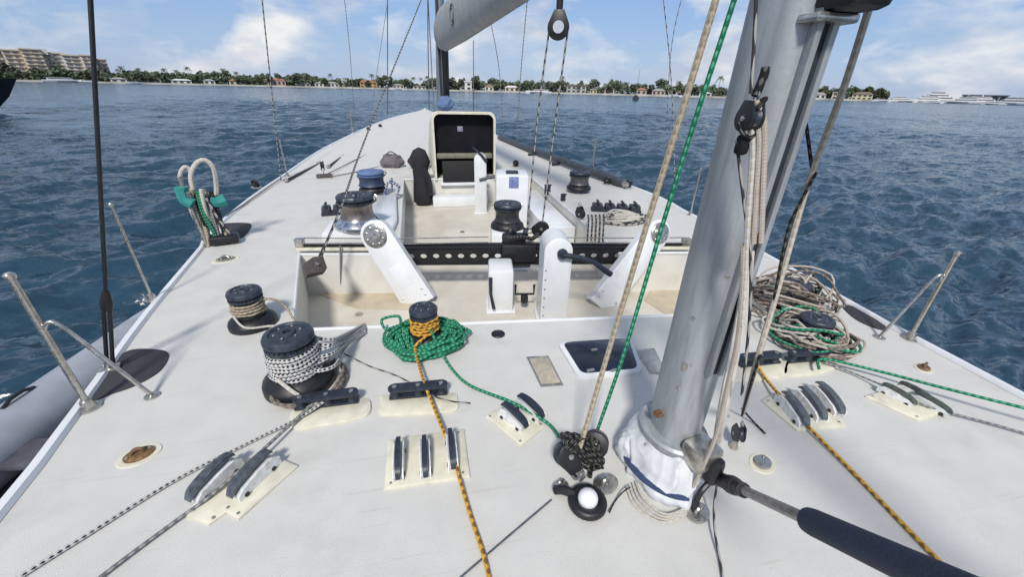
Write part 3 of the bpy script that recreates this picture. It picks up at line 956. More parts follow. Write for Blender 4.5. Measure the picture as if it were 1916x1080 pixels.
# ---- rope clutches
def clutch_parts(t, x, y, L=0.19, w=0.040, h=0.062, lever=NAVY, rz=0.0, opened=0.0):
    """body tapers along +y between steel cheeks; the lever lies over the top"""
    M = Matrix.Translation((x, y, 0)) @ Matrix.Rotation(rz, 4, 'Z')
    side = [(-L * 0.5, 0.0), (-L * 0.5, h * 0.42), (-L * 0.36, h * 0.72), (L * 0.0, h * 0.95), (L * 0.34, h), (L * 0.5, h * 0.66), (L * 0.5, 0.0)]
    n = len(side)
    def slabx(x0, x1, k, m_, nm, par):
        vs = [Vector((x0, a * k, b * k + 0.012)) for a, b in side] + [Vector((x1, a * k, b * k + 0.012)) for a, b in side]
        return MB().add([M @ v for v in vs], [list(range(n)), [n + i for i in range(n)][::-1]] + [[i, n + i, n + (i + 1) % n, (i + 1) % n] for i in range(n)]).build(nm, m_, par, ang=0.35)
    body = slabx(-w * 0.5, w * 0.5, 0.94, CLB, 'clutch_body', t)
    for s_ in (-1, 1):
        slabx(s_ * w * 0.5, s_ * w * 0.62, 1.0, CLS, 'cheek_plate', body)
    p = [(-L * 0.55, h * 0.50), (-L * 0.44, h * 0.86), (-L * 0.15, h * 1.12), (L * 0.12, h * 1.24), (L * 0.36, h * 1.22 + opened), (L * 0.46, h * 1.04 + opened)]
    path = spline([Vector((0, a, b + 0.012)) for a, b in p], 4)
    k = len(path)
    mb = MB()
    vs, fs = [], []
    for i, v in enumerate(path):
        u = i / (k - 1)
        ww = w * (0.27 + 0.10 * math.sin(math.pi * min(1, u * 1.25)))
        tt = 0.006 + 0.003 * math.sin(math.pi * u)
        for (dx, dz) in ((-ww, -tt), (-ww * 0.9, tt), (ww * 0.9, tt), (ww, -tt)):
            vs.append(M @ (v + Vector((dx, 0, dz))))
    for i in range(k - 1):
        for j in range(4):
            fs.append([i * 4 + j, i * 4 + (j + 1) % 4, (i + 1) * 4 + (j + 1) % 4, (i + 1) * 4 + j][::-1])
    fs += [[0, 1, 2, 3], [(k - 1) * 4 + j for j in (3, 2, 1, 0)]]
    mb.add(vs, fs).build('lever', lever, t, ang=0.5)
    for yy in (-0.34, 0.3):
        MB().lathe([(0.010, 0), (0.010, w * 1.4)], (0, 0, 0), 10, M=M @ Matrix.Translation((-w * 0.7, L * yy, h * 0.38)) @ Matrix.Rotation(math.pi / 2, 4, 'Y')).build('pin', BLACK, body)
CLB = mat('clutch_body_white', (0.50, 0.52, 0.54), 0.45, var=0.15, vscale=30, dirt=(0.2, 0.2, 0.19), dscale=30, dlo=0.5, dhi=0.8)
CLS = mat('clutch_cheek_alloy', (0.72, 0.73, 0.73), 0.4, 0.0, var=0.25, vscale=30, dirt=(0.18, 0.17, 0.15), dscale=25, dlo=0.52, dhi=0.8)
def clutch_bank(label, centre, heading_px, slots, padpix, L=0.19, levers=None, w=0.04, h=0.062, opened=0.0):
    c = D(*centre)
    hd = D(*heading_px) - c
    rz = math.atan2(hd.y, hd.x) - math.pi / 2
    t = thing('rope_clutch', label, 'rope clutch', c, rz, 'rope clutches on the after deck')
    MI = Matrix.Rotation(-rz, 3, 'Z')
    MB().prism([MI @ (D(*q) - c) for q in padpix], 0.0005, 0.016, 0.010).build('cream_pad', CREAM, t)
    PQ = [MI @ (D(*q) - c) for q in padpix]
    pm = sum(PQ, Vector()) / len(PQ)
    for q in PQ[:4]:
        q = pm + (q - pm) * 0.84
        MB().lathe([(0.006, 0.014), (0.006, 0.0185), (0.003, 0.02)], (q.x, q.y, 0), 8).build('screw', STEEL, t)
    for s in slots:
        q = MI @ (D(*s) - c)
        clutch_parts(t, q.x, q.y, L, w, h, (levers or NAVY), opened=opened)
    return t
clutch_bank('pair of rope clutches at port holding the grey rope', (445, 915), (520, 845), [(408, 908), (480, 902)], [(348, 968), (392, 985), (470, 925), (425, 966), (462, 974), (556, 876), (520, 858), (432, 862)][0:2] + [(425, 962), (448, 975), (558, 875), (515, 856), (430, 866)], L=0.20, w=0.06, h=0.07, levers=mat('silver_grey_lever', (0.11, 0.125, 0.14), 0.35, 0.5, var=0.4, vscale=40))
clutch_bank('bank of three rope clutches in the middle of the deck', (797, 872), (795, 800), [(748, 872), (797, 868), (846, 854)], [(718, 920), (880, 896), (868, 806), (728, 826)], L=0.19, w=0.036, h=0.066)
clutch_bank('pair of rope clutches holding the green rope', (975, 792), (935, 762), [(960, 792), (990, 775)], [(908, 782), (975, 838), (1020, 800), (955, 756)], L=0.17, w=0.05)
clutch_bank('bank of three rope clutches beyond the mizzen mast on the orange rope', (1500, 778), (1460, 735), [(1478, 778), (1510, 768), (1542, 758)], [(1424, 752), (1490, 808), (1582, 800), (1540, 742), (1450, 738)], L=0.20, w=0.052, h=0.066, levers=mat('grey_lever', (0.13, 0.15, 0.165), 0.35, 0.5, var=0.3, vscale=40))
clutch_bank('weathered rope clutches farthest to starboard', (1705, 752), (1660, 730), [(1672, 748), (1705, 745), (1735, 765)], [(1618, 744), (1716, 790), (1772, 772), (1690, 722)], L=0.16, w=0.03, h=0.045, levers=mat('green_bronze_lever', (0.10, 0.12, 0.10), 0.5, 0.5, var=0.4, vscale=60))

# ---- running lines over the deck
rope('flecked_rope', [D(606, 752, 0.05), D(560, 782, 0.03), D(480, 822, 0.012), D(330, 898, 0.012), D(150, 1010, 0.012), D(20, 1092, 0.012), D(-140, 1200, 0.012)], 0.0075, R_FLECK, 'black flecked rope running along the port deck to the corner', per=10)
rope('grey_rope', [D(590, 752, 0.05), D(540, 798, 0.04), D(470, 862, 0.05), D(392, 930, 0.03), D(330, 975, 0.012), D(200, 1072, 0.012), D(80, 1170, 0.012)], 0.0075, R_GREY, 'dark grey rope through the port clutches', per=10)
rope('speckled_rope', [D(640, 660, 0.03), D(690, 685, 0.008), D(745, 705, 0.008), D(820, 745, 0.03), D(880, 755, 0.008)], 0.004, R_SPECK, 'thin speckled rope across the deck behind the organisers')
rope('deck_wire', [D(850, 1092, 0.006), D(945, 1010, 0.006), D(1032, 936, 0.008)], 0.0035, WIRE, 'thin grey wire lying on the deck left of the snatch block')
rope('green_rope', [D(1532, 690, 0.06), D(1540, 672, 0.06), D(1640, 694, 0.06), D(1760, 725, 0.09), D(1900, 760, 0.12), D(2050, 795, 0.15)], 0.0085, R_GREEN, 'taut green rope from the starboard organiser to the right edge')
rope('thin_grey_rope', [D(1545, 678, 0.04), D(1600, 700, 0.02), D(1690, 738, 0.05), D(1740, 762, 0.03), D(1890, 803, 0.02), D(2040, 850, 0.02)], 0.0055, R_GREY, 'thin grey rope through the weathered starboard clutches')
rope('orange_rope', [D(1418, 684, 0.05), D(1432, 708, 0.03), D(1470, 752, 0.06), D(1508, 794, 0.03), D(1600, 888, 0.012), D(1700, 992, 0.012), D(1790, 1085, 0.012), D(1880, 1180, 0.012)], 0.0085, R_ORANGE, 'orange rope running from beyond the mizzen mast to the lower right', per=10)
rope('black_rope', [D(1342, 905, 0.16), D(1336, 950, 0.06), D(1338, 1000, 0.03), D(1347, 1050, 0.01), D(1356, 1110, 0.008)], 0.0045, R_SPECK, 'thin black speckled rope falling from the mast foot to the deck edge')
rope('short_black_rope', [D(1388, 765, 0.10), D(1410, 790, 0.02), D(1432, 812, 0.006)], 0.005, R_BLACK, 'short loose black cord end on the deck right of the mast')

# ---- deck hatch and recesses
hp = [(1050, 650), (1188, 644), (1198, 706), (1072, 712)]
hc = D(1122, 680)
hatch = thing('deck_hatch', 'small deck hatch with smoked dark blue pane and white frame', 'hatch', hc)
P = [D(*q) - hc for q in [(1042, 645), (1180, 636), (1202, 700), (1082, 712)]]
def rounded(P, r=0.15, k=5):
    out = []
    n = len(P)
    for i in range(n):
        a, b, c = P[i - 1], P[i], P[(i + 1) % n]
        p0, p1 = b + (a - b) * r, b + (c - b) * r
        for j in range(k + 1):
            t = j / k
            out.append(p0 * (1 - t) ** 2 + b * 2 * t * (1 - t) + p1 * t * t)
    return out
cen = sum(P, Vector()) / 4
MB().prism(rounded(P, 0.14), 0.0005, 0.028, 0.008).build('frame', GEL, hatch)
P2 = [cen + (p - cen) * 0.88 for p in P]
pane = MB().prism(rounded(P2, 0.14), 0.02, 0.034, 0.004).build('pane', GLASS, hatch)
for q in (1105, 1150):
    c = D(q, 693, 0.036) - hc
    MB().box(c, (0.05, 0.018, 0.012), 0.1, 0.004).build('latch', STEEL, pane)
c = D(1112, 655, 0.036) - hc
MB().box(c, (0.045, 0.02, 0.012), 0.1, 0.004).build('latch', STEEL, pane)
def recess(label, pix, m_):
    c = D(sum(p[0] for p in pix) / 4, sum(p[1] for p in pix) / 4)
    t = thing('deck_plate', label, 'deck plate', c)
    P = [D(*q) - c for q in pix]
    MB().prism(P, 0.0005, 0.006, 0.002).build('rim', STEEL, t)
    MB().prism([p * 0.86 for p in P], 0.001, 0.0085, 0.001).build('panel', m_, t)
recess('tan rectangular plate in the deck left of the hatch', [(985, 669), (1026, 667), (1054, 722), (1012, 725)], mat('tan_plate', (0.40, 0.36, 0.28), 0.7, var=0.2, vscale=25, dirt=(0.22, 0.17, 0.1), dscale=20))
recess('grey rectangular plate in the deck between hatch and mizzen mast', [(1188, 655), (1224, 653), (1250, 705), (1216, 700)], mat('grey_plate', (0.30, 0.31, 0.32), 0.6, var=0.2, vscale=25))
c = D(932, 626)
t = thing('deck_filler_cap', 'round black filler cap on the deck behind the cockpit', 'filler cap', c)
MB().lathe([(0.047, 0.0), (0.047, 0.006), (0.043, 0.010), (0.034, 0.009), (0.032, 0.006), (0.001, 0.006)], (0, 0, 0), 24).build('rim', BLACK, t)
MB().box((0, 0, 0.008), (0.05, 0.012, 0.006), 0.4, 0.003).build('key_bar', NAVY, t)

# ---- pad eyes and deck plates
def pad_eye(label, px, m_, r=0.045, ring=True, cream=True, sx=1.3):
    c = D(*px)
    t = thing('pad_eye', label, 'pad eye', c, 0.4, 'pad eyes on the deck')
    if cream:
        MB().lathe([(r * 1.5, 0.0), (r * 1.45, 0.004), (0.001, 0.004)], (0, 0, 0), 22, sx=sx).build('sealant_ring', CREAM, t)
    MB().lathe([(r, 0.003), (r, 0.012), (r * 0.85, 0.016), (0.001, 0.016)], (0, 0, 0), 22, sx=sx).build('plate', m_, t)
    if ring:
        P = [Vector((0.55 * r * math.cos(a), 0, 0.012 + 0.03 * math.sin(a))) for a in np.linspace(0, math.pi, 10)]
        MB().tube(P, 0.007, 8).build('eye', m_, t)
    for s in (-1, 1):
        MB().lathe([(0.007, 0.016), (0.006, 0.020)], (s * r * 0.9, 0.012 * s, 0), 8).build('screw', STEEL, t)
    return t
pad_eye('rusty bronze pad eye alone on the port deck', (261, 853), RUST, 0.042)
pad_eye('flat grey oval pad eye right of the mast foot', (1426, 868), STEEL, 0.034, ring=False)
pad_eye('bronze pad eye near the starboard rail', (1728, 690), RUST, 0.03)
pad_eye('steel pad eye under the curved black hose below the mast', (1305, 962), STEEL, 0.04, cream=False)
pad_eye('steel pad eye beside the white ball', (1133, 908), STEEL, 0.045, cream=False)
pad_eye('small steel pad eye left of the snatch block', (1048, 914), STEEL, 0.03, cream=False)
pad_eye('small steel eye plate on the port deck by the rope bundle', (422, 486), STEEL, 0.06)

# ---- blocks
def block_parts(t, c, ax, upv, Rr, th, m_=BLACK, becket=True):
    """cheeks and sheave of a pulley block; ax = axle direction, upv = towards the strap"""
    ax = Vector(ax).normalized(); upv = Vector(upv); upv = (upv - ax * upv.dot(ax)).normalized()
    bi = ax.cross(upv)
    Mx = Matrix(((bi.x, upv.x, ax.x, c[0]), (bi.y, upv.y, ax.y, c[1]), (bi.z, upv.z, ax.z, c[2]), (0, 0, 0, 1)))
    for s in (-1, 1):
        P = []
        for i in range(20):
            a = math.pi + math.pi * i / 19
            P.append((Rr * math.cos(a), Rr * math.sin(a)))
        P += [(Rr * 0.95, Rr * 0.3), (Rr * 0.45, Rr * 1.35), (-Rr * 0.45, Rr * 1.35), (-Rr * 0.95, Rr * 0.3)]
        mb = MB().prism(P, th * 0.32 if s > 0 else -th * 0.5, th * 0.5 if s > 0 else -th * 0.32, Rr * 0.05)
        mb.xf(Mx)
        ck = mb.build('cheek', m_, t)
        mb = MB().lathe([(Rr * 0.2, 0), (Rr * 0.2, th * 0.08), (Rr * 0.1, th * 0.12)], (0, 0, 0), 12)
        if s < 0: mb.xf(Matrix.Rotation(math.pi, 4, 'X'))
        mb.xf(Mx @ Matrix.Translation((0, 0, s * th * 0.5)))
        mb.build('axle', STEEL, ck)
    mb = MB().lathe([(Rr * 0.95, -th * 0.3), (Rr * 0.8, -th * 0.1), (Rr * 0.8, th * 0.1), (Rr * 0.95, th * 0.3)], (0, 0, 0), 24)
    mb.xf(Mx); mb.build('sheave', NAVY, t)
    if becket:
        P = [Vector((0.3 * Rr * math.cos(a), Rr * 1.3 + 0.5 * Rr * (1 + math.sin(a)) * 0.8, 0)) for a in np.linspace(0, 2 * math.pi, 14, endpoint=False)]
        mb = MB().tube([Mx @ p for p in P], Rr * 0.09, 6, closed=True)
        mb.build('shackle', STEEL, t)
# double standing block
cb = D(1085, 900)
t = thing('double_block', 'large black double pulley block standing by the mast foot', 'pulley block', cb)
away = Vector((_fw.x, _fw.y, 0)).normalized()
side = Vector((away.y, -away.x, 0))
for s, tw in ((-1, 0.45), (1, -0.35)):
    cc = side * (0.062 * s) + away * (0.04 + 0.03 * s) + Vector((0, 0, 0.145))
    block_parts(t, cc, -away + side * tw + Vector((0, 0, 0.55)), side * (-0.25 * s) - Vector((0, 0, 1)), 0.056, 0.05)
    MB().tube([cc - Vector((0, 0, 0.09)) + away * 0.01, side * (0.03 * s + 0.01) + Vector((0, 0, 0.02))], 0.010, 8).build('strap', R_BLACK, t)
MB().tube([(0, 0, 0.0), side * 0.02 + Vector((0, 0, 0.03)), away * 0.02 + Vector((0, 0, 0.055))], 0.008, 8).build('swivel', STEEL, t)
rnb = random.Random(3)
for k in range(8):
    P = [side * (0.085 * math.cos(a_ + k) + rnb.uniform(-.012, .012)) + away * (0.03 + 0.03 * math.sin(a_ * 2 + k)) + Vector((0, 0, 0.135 + 0.075 * math.sin(a_ + k * 0.7) + rnb.uniform(-.01, .01))) for a_ in np.linspace(0, 2 * math.pi, 12, endpoint=False)]
    MB().tube(spline(P, 3, True), 0.0065, 6, closed=True).build('lashing', R_BLACK, t)
# snatch block lying flat with a white ball
cs = D(1098, 946)
t = thing('snatch_block', 'black snatch block lying flat round a white ball', 'pulley block', cs)
ring = [Vector((0.058 * math.cos(a), 0.058 * math.sin(a), 0.022)) for a in np.linspace(0, 2 * math.pi, 26, endpoint=False)]
MB().tube(ring, 0.021, 10, closed=True, flat=1.0).build('ring', BLACK, t)
mb = MB().tube(spline([(-0.045, 0.035, 0.03), (-0.085, 0.06, 0.032), (-0.115, 0.075, 0.02)], 5), 0.018, 8)
mb.build('strap', BLACK, t)
o = MB().lathe([(0.0405 * math.sin(a) + 0.0001, 0.042 - 0.0405 * math.cos(a)) for a in np.linspace(0, math.pi, 14)], cs, 24, cap=False).build('white_ball', BALL, origin=cs)
tag(o, 'white ball sitting in the ring of the flat snatch block', 'ball')
rope('thin_lanyard', [D(1140, 960, 0.02), D(1150, 940, 0.01), D(1165, 922, 0.03), D(1180, 912, 0.05)], 0.003, R_BLACK, 'thin black lanyard from the snatch block to the mast boot')

# ================================================================== COCKPIT FURNITURE
# ---- traveller across the cockpit
trav = thing('mainsheet_traveller', 'long black mainsheet traveller beam across the cockpit', 'traveller', T0, math.atan2(tdir.y, tdir.x))
TL = (T1 - T0).length
def tx(px):
    """distance along the traveller seen at pixel column px"""
    d = ray(px, 460)
    n = Vector((tdir.y, -tdir.x, 0))
    t_ = (T0 - EYEP).dot(n) / d.dot(n)
    return (EYEP + d * t_ - T0).dot(tdir)
MB().box((TL / 2, 0, 0.02), (TL, 0.045, 0.03), 0, 0.006).build('track', BLACK, trav)
MB().box((TL / 2, 0.0, -0.015), (TL, 0.09, 0.03), 0, 0.006).build('track_base', CREAM, trav)
xa, xb = tx(757), tx(1188)
bz0, bz1 = -0.17, 0.005
nh = int((xb - xa) / 0.125)
step = (xb - xa) / nh
# beam web with round lightening holes
vs, fs = [], []
mb = MB()
for i in range(nh):
    x0 = xa + i * step
    cxm, czm, hr = x0 + step / 2, (bz0 + bz1) / 2 - 0.005, 0.026
    k = 16
    circ = [(cxm + hr * 1.25 * math.cos(2 * math.pi * j / k), czm + hr * math.sin(2 * math.pi * j / k)) for j in range(k)]
    sq = []
    for j in range(k):
        a = 2 * math.pi * j / k
        c_, s_ = math.cos(a), math.sin(a)
        q = 1 / max(abs(c_), abs(s_))
        sq.append((cxm + c_ * q * step / 2, (bz0 + bz1) / 2 + s_ * q * (bz1 - bz0) / 2))
    for yy, fl in ((-0.05, 1), (-0.03, -1)):
        v = [Vector((p[0], yy, p[1])) for p in circ] + [Vector((p[0], yy, p[1])) for p in sq]
        f = [[j, (j + 1) % k, k + (j + 1) % k, k + j] for j in range(k)]
        mb.add(v, [g_ if fl < 0 else g_[::-1] for g_ in f])
    v = [Vector((p[0], -0.05, p[1])) for p in circ] + [Vector((p[0], -0.03, p[1])) for p in circ]
    mb.add(v, [[j, (j + 1) % k, k + (j + 1) % k, k + j] for j in range(k)])
mb.build('beam_web', BLACK, trav)
MB().box(((xa + xb) / 2, -0.02, bz1 + 0.006), (xb - xa, 0.10, 0.014), 0, 0.004).build('beam_top_flange', BLACK, trav)
MB().box(((xa + xb) / 2, -0.03, bz0 - 0.005), (xb - xa, 0.07, 0.012), 0, 0.004).build('beam_bottom_flange', BLACK, trav)
MB().box((0.03, 0, 0.045), (0.09, 0.07, 0.09), 0, 0.015).build('end_stop', STEEL, trav)
MB().box((TL - 0.05, 0, 0.045), (0.09, 0.07, 0.09), 0, 0.015).build('end_stop', STEEL, trav)
for zz, yy in ((0.075, 0.05), (0.05, -0.04)):
    MB().tube([(0.05, yy, zz), (TL * 0.25, yy, zz - 0.008), (TL * 0.47, yy, zz + 0.01)], 0.006, 6).build('control_line', R_GREY, trav)
    MB().tube([(TL * 0.53, yy, zz + 0.01), (TL * 0.8, yy, zz - 0.006), (TL - 0.05, yy, zz)], 0.006, 6).build('control_line', R_GREY, trav)
# car with blocks
car = thing('traveller_car', 'black traveller car with sheet blocks in the middle of the beam', 'traveller car', T0 + tdir * tx(970), math.atan2(tdir.y, tdir.x))
MB().box((0, -0.02, -0.05), (0.36, 0.15, 0.20), 0, 0.03).build('car_body', BLACK, car)
MB().box((-0.02, 0, -0.19), (0.30, 0.10, 0.07), 0, 0.015).build('car_skirt', PAD, car)
MB().box((-0.05, 0.0, 0.09), (0.24, 0.12, 0.10), 0, 0.03).build('toggle', BLACK, car)
block_parts(car, (-0.06, 0.02, 0.17), (1, 0.2, 0), (0, 0, -1), 0.06, 0.05)
block_parts(car, (0.07, 0.0, 0.15), (1, -0.2, 0), (0, 0, -1), 0.055, 0.05)
block_parts(car, (0.24, 0.06, 0.17), (0.3, 1, 0), (-1, 0, -0.3), 0.075, 0.05)
MB().tube(spline([(-0.1, -0.06, 0.1), (0.02, -0.08, 0.13), (0.13, -0.05, 0.10), (0.2, 0.02, 0.13)], 5), 0.022, 8).build('lashing', R_BLACK, car)

# ---- slanted supports with round bearings
def slab(label, top, foot, w_top, w_foot, thick, disc=True):
    """flat upright plate whose centre line runs from foot to top; round at the top"""
    c = Vector((foot.x, foot.y, foot.z))
    t = thing('slanted_support', label, 'support', c)
    u = (top - foot); L = u.length; u.normalize()
    n = Vector((tdir.y, -tdir.x, 0))            # faces the stern
    n = (n - u * n.dot(u)).normalized()
    s_ = u.cross(n)
    P = [(-w_foot, -0.02), (w_foot, -0.02)]
    for i in range(15):
        a = math.pi * i / 14
        P.append((w_top * math.cos(a), L + w_top * math.sin(a)))
    Mx = Matrix(((s_.x, u.x, n.x, 0), (s_.y, u.y, n.y, 0), (s_.z, u.z, n.z, 0), (0, 0, 0, 1)))
    if Mx.to_3x3().determinant() < 0:
        Mx = Matrix(((-s_.x, u.x, n.x, 0), (-s_.y, u.y, n.y, 0), (-s_.z, u.z, n.z, 0), (0, 0, 0, 1)))
    MB().prism(P, -thick / 2, thick / 2, 0.012).xf(Mx).build('plate', GEL, t)
    for i in range(4):
        q = Mx @ Matrix.Translation(((-1) ** i * w_foot * 0.7, 0.05 + 0.07 * (i // 2), thick / 2))
        MB().lathe([(0.010, -0.002), (0.010, 0.006), (0.005, 0.009)], (0, 0, 0), 8).xf(q).build('bolt', STEEL, t)
    MB().box((0, L * 0.42, thick / 2), (w_foot * 0.9, L * 0.3, 0.008), 0, 0.003).xf(Mx).build('access_plate', GEL, t)
    if disc:
        ctr = Mx @ Matrix.Translation((0, L, thick / 2))
        d_ = MB().lathe([(w_top * 0.78, -0.004), (w_top * 0.78, 0.012), (w_top * 0.70, 0.02), (w_top * 0.42, 0.016), (w_top * 0.40, 0.03), (w_top * 0.15, 0.035), (0.001, 0.03)], (0, 0, 0), 28).xf(ctr).build('bearing_disc', STEEL, t)
        for i in range(8):
            a = 2 * math.pi * i / 8
            MB().lathe([(0.010, 0), (0.010, 0.007), (0.005, 0.009)], (0, 0, 0), 8).xf(ctr @ Matrix.Translation((w_top * 0.56 * math.cos(a), w_top * 0.56 * math.sin(a), 0.018))).build('bolt', STEEL, d_)
    return t
zt_ = 0.20
slab('slanted white support with round bearing at the port side of the traveller', D(706, 440, zt_), D(786, 566, SOLEZ), 0.150, 0.165, 0.10)
slab('slanted white support with round bearing at the starboard side of the traveller', D(1228, 436, zt_), D(1122, 572, SOLEZ), 0.140, 0.15, 0.10)

# ---- centre pedestals
def pedestal(label, foot_px, w, d_, top_py, rz=0.0, m_=GEL, round_top=True, z0=SOLEZ):
    f = D(*foot_px, z0)
    h = H(f, top_py) - z0
    t = thing('pedestal', label, 'pedestal', f, rz)
    if round_top:
        P = [(-w / 2, 0.0), (w / 2, 0.0)]
        for i in range(13):
            a = math.pi * i / 12
            P.append((w / 2 * math.cos(a), h - w / 2 + w / 2 * math.sin(a)))
        MB().prism(P, -d_ / 2, d_ / 2, 0.014).xf(Matrix.Rotation(math.pi / 2, 4, 'X')).build('column', m_, t)
    else:
        MB().box((0, 0, h / 2), (w, d_, h), 0, 0.03).build('column', m_, t)
    MB().box((0, 0, 0.012), (w * 1.18, d_ * 1.15, 0.024), 0, 0.008).build('foot_flange', m_, t)
    return t, f, h
rz_t = math.atan2(tdir.y, tdir.x)
tB, fB, hB = pedestal('white round topped grinder pedestal with black handle behind the traveller', (1030, 596), 0.24, 0.30, 436, rz_t)
MB().lathe([(0.045, 0), (0.045, 0.03), (0.03, 0.05)], (0, 0, 0), 16, M=Matrix.Translation((0.03, -0.15, hB - 0.13)) @ Matrix.Rotation(math.pi / 2, 4, 'X')).build('hub', NAVY, tB)
MB().tube([(0.03, -0.185, hB - 0.13), (0.19, -0.19, hB - 0.155), (0.31, -0.19, hB - 0.20)], [0.026, 0.022, 0.02], 10).build('crank_arm', NAVY, tB)
MB().tube([(0.29, -0.19, hB - 0.19), (0.40, -0.19, hB - 0.27), (0.46, -0.19, hB - 0.31)], [0.02, 0.026, 0.026], 10).build('grip', NAVY, tB)
for k in range(6):
    MB().lathe([(0.008, 0), (0.006, 0.006)], (0, 0, 0), 8, M=Matrix.Translation((-0.10, -0.15, 0.12 + 0.09 * k)) @ Matrix.Rotation(math.pi / 2, 4, 'X')).build('bolt', STEEL, tB)
tA, fA, hA = pedestal('white box pedestal under the traveller car', (936, 570), 0.24, 0.34, 494, rz_t, round_top=False)
MB().tube([(-0.10, -0.18, hA - 0.06), (-0.10, -0.2, hA - 0.22), (-0.07, -0.2, hA - 0.38)], [0.018, 0.014, 0.018], 8).build('handle', NAVY, tA)
mb = MB()
mb.tube([(0.14, -0.12, 0.28), (0.14, -0.12, 0.18), (0.32, -0.12, 0.18), (0.32, -0.12, 0.28)], 0.012, 8)
mb.build('bracket', BLACK, tA)
MB().box((0.23, -0.12, 0.13), (0.07, 0.07, 0.09), 0, 0.02).build('bracket_foot', BLACK, tA)
# island with winch, further forward
fI = D(950, 505, SOLEZ)
tI, fI, hI = pedestal('white winch island in the middle of the forward cockpit', (948, 490), 0.40, 0.5, 425, rz_t, round_top=False)
b8 = Vector((fI.x, fI.y, SOLEZ + hI))
winch('black winch on the white island behind the traveller car', b8, H(b8, 378) - b8.z, 0.165, 0.15, 0.2, body=mat('grey_black_drum', (0.05, 0.05, 0.055), 0.4, 0.4, var=0.3, vscale=20))
tC, fC, hC = pedestal('slim white pedestal with black handle next to the companionway', (900, 398), 0.20, 0.18, 286, rz_t, round_top=True)
MB().tube([(-0.12, -0.1, hC + 0.10), (0.02, -0.1, hC - 0.02), (0.10, -0.1, hC - 0.12)], [0.012, 0.022, 0.026], 8).build('handle', NAVY, tC)
MB().tube([(-0.02, -0.1, hC - 0.42), (0.14, -0.1, hC - 0.38), (0.30, -0.1, hC - 0.35)], [0.022, 0.026, 0.03], 8).build('handle', NAVY, tC)
tD_, fD, hD = pedestal('white locker box with small blue label forward in the cockpit', (955, 425), 0.48, 0.5, 322, rz_t, round_top=False)
MB().box((0.02, -0.253, hD - 0.10), (0.14, 0.006, 0.16), 0, 0.002).build('blue_label', mat('blue_label', (0.16, 0.20, 0.42), 0.6, var=0.5, vscale=60), tD_)
MB().box((0.0, -0.1, hD + 0.02), (0.18, 0.10, 0.04), 0, 0.012).build('hasp', NAVY, tD_)

# ---- brown block on the runner line, hanging line
q0 = D(590, 500, 0.12)
t = thing('runner_block', 'brown leather covered block hanging at the port end of the traveller', 'pulley block', q0)
P = [(-0.03, -0.16), (0.075, -0.03), (0.085, 0.03), (0.02, 0.17), (-0.05, 0.10), (-0.085, -0.02)]
u = (A(640, 390, 4.6) - q0).normalized(); n_ = (EYEP - q0).normalized(); n_ = (n_ - u * n_.dot(u)).normalized(); s_ = u.cross(n_)
Mx = Matrix(((s_.x, u.x, n_.x, 0), (s_.y, u.y, n_.y, 0), (s_.z, u.z, n_.z, 0), (0, 0, 0, 1)))
MB().prism([Vector((*p, 0)) for p in P], -0.022, 0.022, 0.006).xf(Mx).build('leather_cheek', BROWN, t)
MB().lathe([(0.02, -0.04), (0.02, 0.04)], (0, 0, 0), 12, M=Mx).build('axle', STEEL, t)
MB().tube([Mx @ Vector((0.0, 0.15, 0)), Mx @ Vector((0.0, 0.30, 0))], 0.018, 8).build('strop', R_SPECK, t)
top = A(792, -10, 9.5)
rope('runner_line', [q0 + u * 0.25, A(640, 382, hdist(q0) + 0.55), A(690, 243, 6.2), top], 0.011, R_SPECK, 'speckled line slanting from the brown block up to the main mast')
rope('hanging_line', [D(636, 460, 0.10), D(638, 470, 0.03) + Vector((0, -0.03, 0)), D(640, 540, SOLEZ + 0.03) + Vector((0, -0.06, 0))], 0.009, R_GREY, 'short grey line hanging down the port bridge wall')

# ---- clutches and line boxes by the forward winches
def jam_box(label, pix, zh, n=3, m_=NAVY):
    a, b = D(*pix[0], 0.1), D(*pix[1], 0.1)
    mid = (a + b) / 2; L = (b - a).length
    t = thing('line_jammer', label, 'line jammer', Vector((mid.x, mid.y, 0)), math.atan2(b.y - a.y, b.x - a.x))
    MB().box((0, 0, 0.02), (L, 0.16, 0.04), 0, 0.01).build('base', m_, t)
    for i in range(n):
        x = -L / 2 + L * (i + 0.5) / n
        MB().box((x, 0, 0.02 + zh / 2), (L / n * 0.82, 0.18, zh), 0, 0.02).build('jammer_body', m_, t)
        MB().tube([(x, -0.1, 0.03 + zh), (x, 0.0, 0.05 + zh), (x, 0.09, 0.04 + zh)], 0.018, 6).build('lever', BLACK, t)
    return t
jam_box('black line jammer beside the chrome based port winch', ((599, 388), (642, 385)), 0.09, 2)
jam_box('long black line jammer on the starboard cockpit side', ((1107, 380), (1200, 384)), 0.08, 4)
hb_ = D(1168, 416)
heap('rope_heap', 'grey speckled rope flaked over the starboard cockpit side', hb_,
     [('speckled_coil', R_SPECK, 0.2, 0.2, 0.0, 0.10, 10, 41, 0.014, 1.1, 0.6), ('pale_coil', R_WHITE, 0.19, 0.25, 0.02, 0.10, 8, 42, 0.012, 1.1, 0.6)])
t = thing('rope_hank', 'hank of pale speckled rope hanging beside the starboard traveller', 'rope hank', D(1114, 440, 0.0))
o_ = D(1114, 440, 0.0)
for k in range(9):
    x = 1100 + 3.6 * k
    s1 = random.uniform(-0.02, 0.02)
    P = [D(x, 402, 0.14), D(x + 1, 415, 0.12 + s1), D(x, 432, 0.06), D(x - 1, 452 + random.randint(-3, 4), 0.0)]
    sub_rope(P, 0.011, R_WHITE if k % 2 else R_SPECK, t, 'strand', 5, 6, o_)
t = thing('pulley_block', 'small black block lying on the starboard cockpit seat', 'pulley block', D(1085, 408, 0.02))
